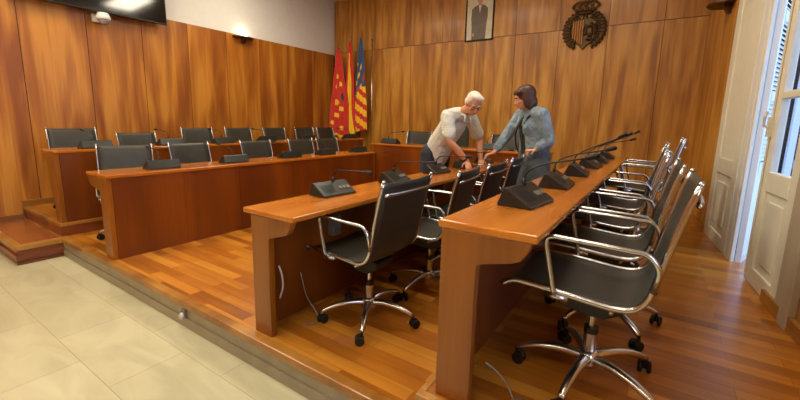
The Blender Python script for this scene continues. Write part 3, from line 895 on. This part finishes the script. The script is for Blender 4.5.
# ------------------------------------------------------------------ small things by the floor
r = empty('riser_fitting', (-2.64, YE - 0.006, -0.10)); tag(r, 'small grey metal fitting on the marble riser of the platform', 'fitting')
bm = bmesh.new(); tube(bm, [(0, 0, 0), (0, -0.02, 0), (0, -0.035, -0.004)], [0.024, 0.026, 0.018], 16); obj('cap', bm, plain('pale metal', srgb(190, 188, 184), 0.4, 0.5), r, smooth=True)
bm = bmesh.new(); box(bm, -0.02, 0.026, -0.014, 0.004, 0.0, 0.045); obj('bracket', bm, M_plug, r, bevel=0.003)

def cable(pts, label, rad=0.006, mat=None):
    bm = bmesh.new(); tube(bm, smooth_path(pts, 6), rad, 8)
    o = obj('cable', bm, mat or M_cable, None, smooth=True); tag(o, label, 'cable')
    return o
cable([(-1.765, 1.40, 0.43), (-1.752, 1.41, 0.37), (-1.748, 1.41, 0.30), (-1.765, 1.40, 0.23)], 'short pale cable loop behind the near end leg of the middle desk', 0.006)
cable([(-1.83, 1.62, 0.30), (-1.80, 1.64, 0.14), (-1.72, 1.66, 0.02), (-1.68, 1.60, 0.007), (-1.74, 1.54, 0.007)], 'thin grey cable coiling onto the parquet under the middle desk', 0.0035, M_plug)
cable([(-0.50, 1.42, Z2 + 0.16), (-0.45, 1.43, Z2 + 0.13), (-0.41, 1.45, Z2 + 0.07), (-0.385, 1.46, Z2 + 0.02), (-0.36, 1.50, Z2 + 0.006)], 'grey cable arching behind the near leg of the right desk', 0.004, M_plug)

# ------------------------------------------------------------------ people
def remeshed(name, bm, mat, parent, voxel=0.007, smooth_it=6, factor=0.5):
    me = bpy.data.meshes.new(name + '_src'); bmesh.ops.recalc_face_normals(bm, faces=bm.faces[:]); bm.to_mesh(me); bm.free()
    o = bpy.data.objects.new(name + '_src', me); COL.objects.link(o)
    m = o.modifiers.new('r', 'REMESH'); m.mode = 'VOXEL'; m.voxel_size = voxel
    if smooth_it:
        s = o.modifiers.new('s', 'SMOOTH'); s.factor = factor; s.iterations = smooth_it
    dg = bpy.context.evaluated_depsgraph_get(); dg.update()
    em = bpy.data.meshes.new_from_object(o.evaluated_get(dg))
    bpy.data.objects.remove(o)
    em.name = name
    em.materials.clear(); em.materials.append(mat)
    for p in em.polygons: p.use_smooth = True
    q = bpy.data.objects.new(name, em); COL.objects.link(q)
    if parent is not None: q.parent = parent
    return q

def frame(f, u):
    f = V(f).normalized(); u = V(u); u = (u - f * u.dot(f)).normalized(); r = f.cross(u)
    return f, u, r   # forward, up, right

def hand(bm, wrist, d, palm_n, thumb_side, curl=0.5, s=1.0):
    """d = direction of fingers, palm_n = palm normal, thumb_side = +1/-1 along d x palm_n"""
    d = V(d).normalized(); n = V(palm_n); n = (n - d * n.dot(d)).normalized(); t = d.cross(n) * thumb_side
    w = V(wrist)
    tube(bm, [w, w + d * 0.03 * s, w + d * 0.075 * s], [0.026 * s, 0.036 * s, 0.040 * s], 12, flat=(n, 0.42), round_caps=True)
    for k, (off, ln) in enumerate(((0.030, 0.072), (0.010, 0.080), (-0.011, 0.074), (-0.031, 0.058))):
        b = w + d * 0.072 * s + t * off * s
        p = [b]; a = 0.12
        for q in (0.42, 0.32, 0.26):
            a += curl * 0.75
            p.append(p[-1] + (d * math.cos(a) + n * math.sin(a) + t * off * 1.3).normalized() * ln * q * s)
        tube(bm, p, [0.0095 * s, 0.009 * s, 0.0085 * s, 0.007 * s], 8, round_caps=True)
    b = w + d * 0.018 * s + t * 0.026 * s
    tube(bm, [b, b + (d * 0.5 + t * 0.8 + n * 0.2).normalized() * 0.035 * s, b + (d * 0.85 + t * 0.75 + n * 0.5).normalized() * 0.068 * s], [0.013 * s, 0.011 * s, 0.0085 * s], 8, round_caps=True)

def head_shape(bm, c, f, u, s=1.0):
    f, u, r = frame(f, u); R3 = Matrix((r, f, u)).transposed()
    c = V(c)
    P = lambda x, y, z: c + (r * x + f * y + u * z) * s
    ellipsoid(bm, P(0, -0.012, 0.03), (0.076 * s, 0.096 * s, 0.088 * s), R3, 24, 16)
    ellipsoid(bm, P(0, 0.022, -0.035), (0.060 * s, 0.070 * s, 0.078 * s), R3, 20, 14)
    ellipsoid(bm, P(0, 0.05, -0.088), (0.028 * s, 0.028 * s, 0.022 * s), R3)
    ellipsoid(bm, P(0, 0.078, 0.025), (0.05 * s, 0.012 * s, 0.010 * s), R3)
    tube(bm, [P(0, 0.086, 0.012), P(0, 0.103, -0.018), P(0, 0.110, -0.032)], [0.008 * s, 0.011 * s, 0.014 * s], 8, round_caps=True)
    for q in (-1, 1):
        ellipsoid(bm, P(q * 0.037, 0.068, -0.022), (0.022 * s, 0.018 * s, 0.02 * s), R3)
        ellipsoid(bm, P(q * 0.077, -0.008, -0.005), (0.010 * s, 0.02 * s, 0.032 * s), R3)
    ellipsoid(bm, P(0, 0.083, -0.058), (0.024 * s, 0.011 * s, 0.007 * s), R3)
    ellipsoid(bm, P(0, 0.081, -0.069), (0.022 * s, 0.011 * s, 0.007 * s), R3)
    return P, R3

def face_parts(parent, P, R3, s, brow_mat, lip_mat):
    for q in (-1, 1):
        bm = bmesh.new(); ellipsoid(bm, P(q * 0.030, 0.0795, 0.004), (0.013 * s, 0.008 * s, 0.008 * s), R3, 12, 8)
        e = obj('eye', bm, M_eye, parent, smooth=True)
        bm = bmesh.new(); ellipsoid(bm, P(q * 0.030, 0.0865, 0.002), (0.0055 * s, 0.003 * s, 0.0055 * s), R3, 10, 6)
        obj('iris', bm, M_rubber, e, smooth=True)
        bm = bmesh.new(); tube(bm, [P(q * 0.016, 0.090, 0.026), P(q * 0.032, 0.090, 0.031), P(q * 0.048, 0.080, 0.025)], 0.004 * s, 6)
        obj('eyebrow', bm, brow_mat, parent, smooth=True)
    bm = bmesh.new(); ellipsoid(bm, P(0, 0.0905, -0.063), (0.021 * s, 0.005 * s, 0.006 * s), R3, 12, 6)
    obj('mouth', bm, lip_mat, parent, smooth=True)

M_eye = plain('eye white', srgb(225, 220, 212), 0.2)
M_skin = plain('warm skin', srgb(206, 146, 112), 0.5, noise=0.04)
M_skin2 = plain('rosy skin', srgb(214, 150, 118), 0.5, noise=0.04)
M_lip = plain('lips', srgb(170, 84, 74), 0.45)
M_wh = plain('white hair', srgb(222, 214, 200), 0.7, noise=0.08)
M_bh = plain('dark brown hair', srgb(74, 42, 28), 0.45, noise=0.25)
def check_mat():
    m, nt, b = new_mat('pale striped shirt')
    N = nt.nodes; L = nt.links
    tc = N.new('ShaderNodeTexCoord'); w = N.new('ShaderNodeTexWave'); w.inputs['Scale'].default_value = 22; w.inputs['Distortion'].default_value = 0.6
    w.bands_direction = 'DIAGONAL'
    r = N.new('ShaderNodeValToRGB'); r.color_ramp.elements[0].color = srgb(196, 200, 192); r.color_ramp.elements[1].color = srgb(226, 226, 214)
    L.new(tc.outputs['Object'], w.inputs['Vector']); L.new(w.outputs['Fac'], r.inputs['Fac']); L.new(r.outputs['Color'], b.inputs['Base Color'])
    b.inputs['Roughness'].default_value = 0.85
    return m
M_shirt = check_mat()
M_jean = plain('dark jeans', srgb(46, 54, 66), 0.85, noise=0.15)
M_denim = plain('faded denim', srgb(136, 156, 170), 0.9, noise=0.28)
M_dress = plain('grey blue dress', srgb(96, 106, 112), 0.85, noise=0.15)
M_top2 = plain('dark shirt', srgb(52, 50, 48), 0.8)
wrinkle(M_shirt, 8, 0.6); wrinkle(M_denim, 10, 0.7); wrinkle(M_dress, 6, 0.5); wrinkle(M_jean, 8, 0.5)
M_shoe = plain('dark shoe leather', srgb(40, 30, 24), 0.4)

def tb(bm, pts, rad, flat=None, seg=14): tube(bm, smooth_path(pts, 4), interp(rad, 4), seg, flat=flat, round_caps=True)
def interp(rad, n):
    out = []
    for i in range(len(rad) - 1):
        for k in range(n): out.append(rad[i] + (rad[i + 1] - rad[i]) * k / n)
    out.append(rad[-1]); return out

# ---- the man: stands in the open floor, bends over the middle desk
MX, MY = -2.36, 4.22
man = empty('person', (MX, MY, 0.0))
tag(man, 'person with white hair and glasses in a pale short-sleeved shirt, leaning over the middle desk', 'person')
def m(x, y, z): return V((x - MX + (0.05 if z > 1.0 else 0.03), y - MY, z))
pel = m(-2.31, 4.20, 0.90); wst = m(-2.25, 4.18, 1.02); chs = m(-2.08, 4.14, 1.24); nb = m(-1.95, 4.10, 1.375); hd = m(-1.805, 4.06, 1.475)
fw_ = V((0.93, -0.37, 0)).normalized(); rt_ = V((fw_.y, -fw_.x, 0))      # rt_ = his right
rs = m(-1.99, 4.10, 1.335) + rt_ * 0.175; ls = m(-1.99, 4.10, 1.335) - rt_ * 0.175
rw = m(-1.80, 4.00, 0.845); lw_ = m(-1.78, 4.34, 0.845)
re = m(-1.985, 3.86, 1.08); le = m(-1.86, 4.40, 1.09)
def man_legs(bm, g):
    for s in (-1, 1):
        hip = pel + rt_ * 0.095 * s
        kn = m(-2.33, 4.19, 0.49) + rt_ * 0.12 * s; an = m(-2.42, 4.20, 0.09) + rt_ * 0.13 * s
        tb(bm, [hip, (hip + kn) / 2, kn, kn * 0.6 + an * 0.4, an], [0.098 + g, 0.083 + g, 0.058 + g, 0.058 + g, 0.038 + g * 1.6])
def man_torso(bm, g, neck=True):
    tb(bm, [pel + V((0, 0, -0.02)), wst, chs, (chs + nb) / 2 + V((-0.02, 0, 0.0))], [0.145 + g, 0.150 + g, 0.155 + g, 0.115 + g], flat=(fw_ * 0.85 + V((0, 0, -0.5)), 0.78))
    tb(bm, [rs, (rs + ls) / 2 + V((-0.01, 0, 0.02)), ls], [0.062 + g, 0.075 + g, 0.062 + g])
bm = bmesh.new()
man_legs(bm, 0); man_torso(bm, 0)
tb(bm, [nb + V((-0.04, 0.01, -0.04)), nb + V((0.02, -0.01, 0.02)), hd + V((-0.03, 0, -0.04))], [0.062, 0.056, 0.055])
for a, b, c in ((rs, re, rw), (ls, le, lw_)):
    tb(bm, [a, (a + b) / 2, b, (b + c) / 2, c], [0.056, 0.050, 0.041, 0.038, 0.027])
hand(bm, rw, (0.45, -0.45, -0.62), (-0.1, 0.1, -1), -1, 0.35, 1.0)
hand(bm, lw_, (0.35, -0.55, -0.55), (-0.1, 0.1, -1), 1, 0.35, 1.0)
HF = (0.62, -0.62, -0.55); HU = (0.45, -0.35, 0.85)
P, R3 = head_shape(bm, hd, HF, HU, 1.02)
for s in (-1, 1):
    an = m(-2.42, 4.20, 0.09) + rt_ * 0.13 * s
    tb(bm, [an + V((-0.02, 0, -0.045)), an + fw_ * 0.08 + V((0, 0, -0.05)), an + fw_ * 0.16 + V((0, 0, -0.06))], [0.036, 0.036, 0.026])
body = remeshed('body', bm, M_skin, man, 0.006, 5)
bm = bmesh.new(); man_torso(bm, 0.016)
tb(bm, [pel + V((0, 0, -0.06)), wst], [0.158, 0.166], flat=(fw_, 0.82))
for a, b in ((rs, re), (ls, le)):
    e = a + (b - a) * 0.78
    tb(bm, [a, (a + e) / 2, e], [0.080, 0.078, 0.078])
shirt = remeshed('shirt', bm, M_shirt, man, 0.008, 3)
bm = bmesh.new()   # open collar
cdir = (fw_ * 0.8 + V((0, 0, 0.35))).normalized()
for s in (-1, 1):
    p0 = nb + rt_ * 0.055 * s + V((-0.01, 0, 0.0)); p1 = nb + fw_ * 0.085 + rt_ * 0.035 * s + V((0, 0, -0.03)); p2 = nb + fw_ * 0.09 + rt_ * 0.05 * s + V((0, 0, -0.09))
    tube(bm, [p0, p1, p2], [0.014, 0.018, 0.008], 8, round_caps=True)
obj('collar', bm, M_shirt, shirt, smooth=True)
bm = bmesh.new()
q = chs + fw_ * 0.10 + V((0, 0, 0.11))
ellipsoid(bm, q, (0.035, 0.035, 0.075), u=12, v=10)
obj('open_neckline', bm, M_skin, shirt, smooth=True)
bm = bmesh.new(); man_legs(bm, 0.014); tb(bm, [pel + V((0, 0, -0.06)), pel + V((0, 0, 0.03))], [0.150, 0.152], flat=(fw_, 0.8))
remeshed('jeans', bm, M_jean, man, 0.009, 3)
for s in (-1, 1):
    an = m(-2.42, 4.20, 0.09) + rt_ * 0.13 * s
    bm = bmesh.new(); tb(bm, [an + V((0, 0, -0.04)) - fw_ * 0.04, an + fw_ * 0.07 + V((0, 0, -0.045)), an + fw_ * 0.17 + V((0, 0, -0.055))], [0.045, 0.046, 0.034])
    remeshed('shoe', bm, M_shoe, man, 0.008, 3)
bm = bmesh.new()
ellipsoid(bm, P(0, -0.024, 0.045), (0.083, 0.097, 0.086), R3, 20, 14)
ellipsoid(bm, P(0, 0.03, 0.098), (0.06, 0.055, 0.034), R3)
ellipsoid(bm, P(-0.03, 0.05, 0.095), (0.045, 0.04, 0.026), R3)
ellipsoid(bm, P(0, -0.075, -0.02), (0.068, 0.045, 0.06), R3)
for q in (-1, 1): ellipsoid(bm, P(q * 0.07, -0.03, 0.012), (0.02, 0.05, 0.045), R3)
hair = remeshed('hair', bm, M_wh, man, 0.006, 3)
face_parts(man, P, R3, 1.0, M_wh, M_lip)
bm = bmesh.new()
for q in (-1, 1):
    tube(bm, [P(q * 0.034 + 0.021 * math.cos(a), 0.098, 0.0 + 0.016 * math.sin(a)) for a in [2 * PI * k / 14 for k in range(15)]], 0.0022, 6, caps=False)
    tube(bm, [P(q * 0.055, 0.096, 0.004), P(q * 0.083, 0.06, 0.006), P(q * 0.084, -0.01, 0.008)], 0.0022, 6)
tube(bm, [P(-0.013, 0.100, 0.004), P(0.013, 0.100, 0.004)], 0.0022, 6)
obj('glasses', bm, M_rubber, man, smooth=True)
bm = bmesh.new()
d = (rw - re).normalized(); c = rw - d * 0.035
tube(bm, [c - d * 0.009, c + d * 0.009], [0.035, 0.034], 16); obj('wristwatch', bm, M_rubber, man, smooth=True)

# ---- the woman: stands between the desks, holding a chair back
WX, WY = -1.10, 4.20
wom = empty('person', (WX, WY, 0.0))
tag(wom, 'person with dark bobbed hair in a faded denim jacket, hand on a chair back', 'person')
def w(x, y, z): return V((x - WX, y - WY, z))
fw2 = V((-0.62, -0.78, 0)).normalized(); rt2 = V((fw2.y, -fw2.x, 0))
pel = w(-1.10, 4.20, 0.90); wst = w(-1.11, 4.19, 1.05); chs = w(-1.13, 4.16, 1.24); nb = w(-1.16, 4.13, 1.40); hd = w(-1.21, 4.08, 1.53)
shc = w(-1.145, 4.15, 1.365)
rs = shc + rt2 * 0.17; ls = shc - rt2 * 0.17
rw = w(-1.49, 4.06, 0.955); lw_ = w(-1.035, 3.99, 1.015)
re = w(-1.42, 4.21, 1.13); le = w(-0.93, 4.06, 1.11)
def w_torso(bm, g):
    tb(bm, [pel, wst, chs, (chs + nb) / 2 + V((0, 0, 0.01))], [0.150 + g, 0.130 + g, 0.145 + g, 0.100 + g], flat=(fw2, 0.74))
    tb(bm, [rs, (rs + ls) / 2 + V((0, 0, 0.015)), ls], [0.052 + g, 0.066 + g, 0.052 + g])
    for s in (-1, 1): ellipsoid(bm, chs + fw2 * 0.055 + rt2 * 0.06 * s + V((0, 0, -0.01)), (0.075 + g, 0.065 + g, 0.085 + g))
def w_legs(bm, g):
    for s in (-1, 1):
        hip = pel + rt2 * 0.09 * s; kn = w(-1.10, 4.18, 0.48) + rt2 * 0.09 * s; an = w(-1.08, 4.21, 0.08) + rt2 * 0.09 * s
        tb(bm, [hip, (hip + kn) / 2, kn, kn * 0.6 + an * 0.4, an], [0.095 + g, 0.08 + g, 0.055 + g, 0.052 + g, 0.034 + g])
bm = bmesh.new(); w_torso(bm, 0); w_legs(bm, 0)
tb(bm, [nb + V((0, 0, -0.06)), nb + V((0, 0, 0.02)), hd + V((0.01, 0.01, -0.05))], [0.052, 0.047, 0.05])
for a, b, c in ((rs, re, rw), (ls, le, lw_)):
    tb(bm, [a, (a + b) / 2, b, (b + c) / 2, c], [0.050, 0.045, 0.037, 0.034, 0.024])
hand(bm, rw, (-0.62, -0.35, -0.25), (0.1, 0, -1), -1, 0.4, 0.92)
hand(bm, lw_, (-0.75, -0.45, -0.10), (0.0, 0.0, -1), 1, 0.9, 0.92)
P, R3 = head_shape(bm, hd, (-0.80, -0.46, -0.30), (-0.25, -0.15, 0.95), 0.97)
for s in (-1, 1):
    an = w(-1.08, 4.21, 0.08) + rt2 * 0.09 * s
    tb(bm, [an + V((0, 0, -0.045)), an + fw2 * 0.08 + V((0, 0, -0.05)), an + fw2 * 0.15 + V((0, 0, -0.055))], [0.032, 0.032, 0.024])
remeshed('body', bm, M_skin2, wom, 0.006, 5)
bm = bmesh.new(); w_torso(bm, 0.020)
tb(bm, [pel + V((0, 0, -0.02)), wst, chs], [0.185, 0.168, 0.168], flat=(fw2, 0.80))
for a, b, c in ((rs, re, rw), (ls, le, lw_)):
    e = b + (c - b) * 0.72
    tb(bm, [a, (a + b) / 2, b, (b + e) / 2, e], [0.074, 0.068, 0.060, 0.053, 0.047])
jk = remeshed('denim_jacket', bm, M_denim, wom, 0.008, 3)
bm = bmesh.new()
for s in (-1, 1):
    p0 = nb + rt2 * 0.055 * s - fw2 * 0.02; p1 = nb + fw2 * 0.07 + rt2 * 0.05 * s + V((0, 0, -0.05)); p2 = chs + fw2 * 0.155 + rt2 * 0.045 * s + V((0, 0, 0.02))
    tube(bm, [p0, p1, p2], [0.016, 0.022, 0.008], 8, round_caps=True)
obj('jacket_collar', bm, M_denim, jk, smooth=True)
for (a, b) in ((re, rw), (le, lw_)):
    bm = bmesh.new(); p = a + (b - a) * 0.62; q = a + (b - a) * 0.76
    tube(bm, [p, q], [0.053, 0.051], 16); obj('cuff', bm, M_denim, jk, smooth=False, bevel=0.004)
for s in (-1, 1):
    bm = bmesh.new()
    c = chs + fw2 * 0.145 + rt2 * 0.085 * s + V((0, 0, 0.03))
    f, u, r_ = frame(fw2, (0, 0, 1))
    vs = [c + r_ * a + u * b + f * d_ for a, b, d_ in ((-0.035, 0.0, 0), (0.035, 0.0, 0), (0.035, -0.03, 0.004), (0, -0.042, 0.005), (-0.035, -0.03, 0.004))]
    ws = [v + f * 0.006 for v in vs]
    A = [bm.verts.new(v) for v in vs]; B = [bm.verts.new(v) for v in ws]
    bm.faces.new(A[::-1]); bm.faces.new(B)
    for i in range(5): bm.faces.new((A[i], A[(i + 1) % 5], B[(i + 1) % 5], B[i]))
    obj('pocket_flap', bm, M_denim, jk)
bm = bmesh.new()
tb(bm, [nb + fw2 * 0.045 + V((0, 0, -0.05)), chs + fw2 * 0.125 + V((0, 0, 0.02)), wst + fw2 * 0.115, pel + fw2 * 0.13], [0.03, 0.048, 0.05, 0.055], flat=(fw2, 0.5))
remeshed('dark_top', bm, M_top2, wom, 0.008, 3)
bm = bmesh.new()
tb(bm, [pel + V((0, 0, 0.06)), w(-1.10, 4.19, 0.7), w(-1.10, 4.19, 0.45), w(-1.10, 4.19, 0.36)], [0.182, 0.195, 0.215, 0.225], flat=(fw2, 0.85))
remeshed('skirt', bm, M_dress, wom, 0.010, 3)
bm = bmesh.new()
ellipsoid(bm, P(0, -0.026, 0.040), (0.090, 0.104, 0.096), R3, 20, 14)
ellipsoid(bm, P(0, -0.055, -0.05), (0.088, 0.066, 0.085), R3)
for q in (-1, 1):
    ellipsoid(bm, P(q * 0.076, -0.012, -0.035), (0.022, 0.052, 0.085), R3)
    ellipsoid(bm, P(q * 0.055, 0.052, 0.075), (0.038, 0.032, 0.028), R3)
remeshed('hair', bm, M_bh, wom, 0.006, 3)
face_parts(wom, P, R3, 0.97, M_bh, M_lip)
for s in (-1, 1):
    an = w(-1.08, 4.21, 0.08) + rt2 * 0.09 * s
    bm = bmesh.new(); tb(bm, [an + V((0, 0, -0.042)), an + fw2 * 0.08 + V((0, 0, -0.045)), an + fw2 * 0.16 + V((0, 0, -0.055))], [0.040, 0.041, 0.030])
    remeshed('shoe', bm, M_shoe, wom, 0.008, 3)
bm = bmesh.new()
tube(bm, smooth_path([ls + V((0, 0, 0.075)) + rt2 * 0.03, chs + fw2 * 0.17 + rt2 * 0.0, wst + fw2 * 0.145 + rt2 * 0.10, pel + rt2 * 0.19 + V((0, 0, 0.02)), wst + rt2 * 0.12 - fw2 * 0.12, chs - fw2 * 0.14, ls + V((0, 0, 0.075)) + rt2 * 0.03 - fw2 * 0.02], 6), 0.008, 6)
o = obj('bag_strap', bm, M_rubber, wom, smooth=True)

# ------------------------------------------------------------------ light
def area(name, loc, rot, sx, sy, power, col):
    l = bpy.data.lights.new(name, 'AREA'); l.shape = 'RECTANGLE'; l.size = sx; l.size_y = sy; l.energy = power; l.color = col
    o = bpy.data.objects.new(name, l); COL.objects.link(o); o.location = loc; o.rotation_euler = rot
    return o
WARM = (1.0, 0.90, 0.68)
k = 0
for x in (-5.0, -2.9, -0.9):
    for y in (-1.6, 1.2, 4.0):
        r = empty('ceiling_light', (x, y, ZC)); tag(r, 'rectangular ceiling light panel above the council chamber', 'lamp', 'ceiling light panels')
        bm = bmesh.new()
        for a, b, c, d in ((-0.62, 0.62, -0.32, -0.29), (-0.62, 0.62, 0.29, 0.32), (-0.62, -0.59, -0.29, 0.29), (0.59, 0.62, -0.29, 0.29)): box(bm, a, b, c, d, -0.05, 0.0)
        obj('light_frame', bm, M_white, r)
        bm = bmesh.new(); box(bm, -0.59, 0.59, -0.29, 0.29, -0.03, -0.02); obj('light_diffuser', bm, M_diff, r)
        area('ceiling_lamp', (x, y, ZC - 0.055), (0, 0, 0), 1.1, 0.5, {-5.0: 30, -2.9: 30, -0.9: 17}[x], WARM)
def point(name, loc, power, col, rad=0.03):
    l = bpy.data.lights.new(name, 'POINT'); l.energy = power; l.color = col; l.shadow_soft_size = rad
    o = bpy.data.objects.new(name, l); COL.objects.link(o); o.location = loc
point('uplight', (XL + 0.08, 4.43, 2.74), 1.6, (1.0, 0.84, 0.64))
W = bpy.data.worlds.new('World'); sc.world = W; W.use_nodes = True
bg = W.node_tree.nodes['Background']; bg.inputs['Color'].default_value = (0.36, 0.55, 1.0, 1); bg.inputs['Strength'].default_value = 3.2
# daylight through the two openings
def portal(u0, u1, z0, z1, n, power):
    c = V(RW((u0 + u1) / 2, n, (z0 + z1) / 2))
    o = area('daylight', c, (0, 0, 0), z1 - z0, u1 - u0, power, (0.72, 0.85, 1.0))
    z = ND; x = V((0, 0, 1)); y = z.cross(x)
    o.matrix_world = Matrix.Translation(c) @ Matrix((x, y, z)).transposed().to_4x4()
portal(4.7, 5.9, 1.0, 2.8, 0.5, 60)

# ------------------------------------------------------------------ camera
cam = bpy.data.cameras.new('Camera'); co = bpy.data.objects.new('Camera', cam); COL.objects.link(co)
yaw, pit, rol = math.radians(-33.65), math.radians(9.564), math.radians(1.284)
cy, sy = math.cos(yaw), math.sin(yaw); cp, sp = math.cos(pit), math.sin(pit)
f = V((sy * cp, cy * cp, -sp)); rt = V((cy, -sy, 0)); upv = rt.cross(f)
c, s = math.cos(rol), math.sin(rol)
X = rt * c + upv * s; Y = rt * -s + upv * c
co.matrix_world = Matrix.Translation((0, 0, 1.28)) @ Matrix((X, Y, -f)).transposed().to_4x4()
cam.sensor_width = 36; cam.lens = 387.45 / 800 * 36; cam.shift_y = (185.58 - 200) / 800
cam.clip_start = 0.05
sc.camera = co
sc.view_settings.view_transform = 'Standard'
sc.view_settings.look = 'None'
sc.view_settings.gamma = 1.0
sc.view_settings.exposure = 0.0
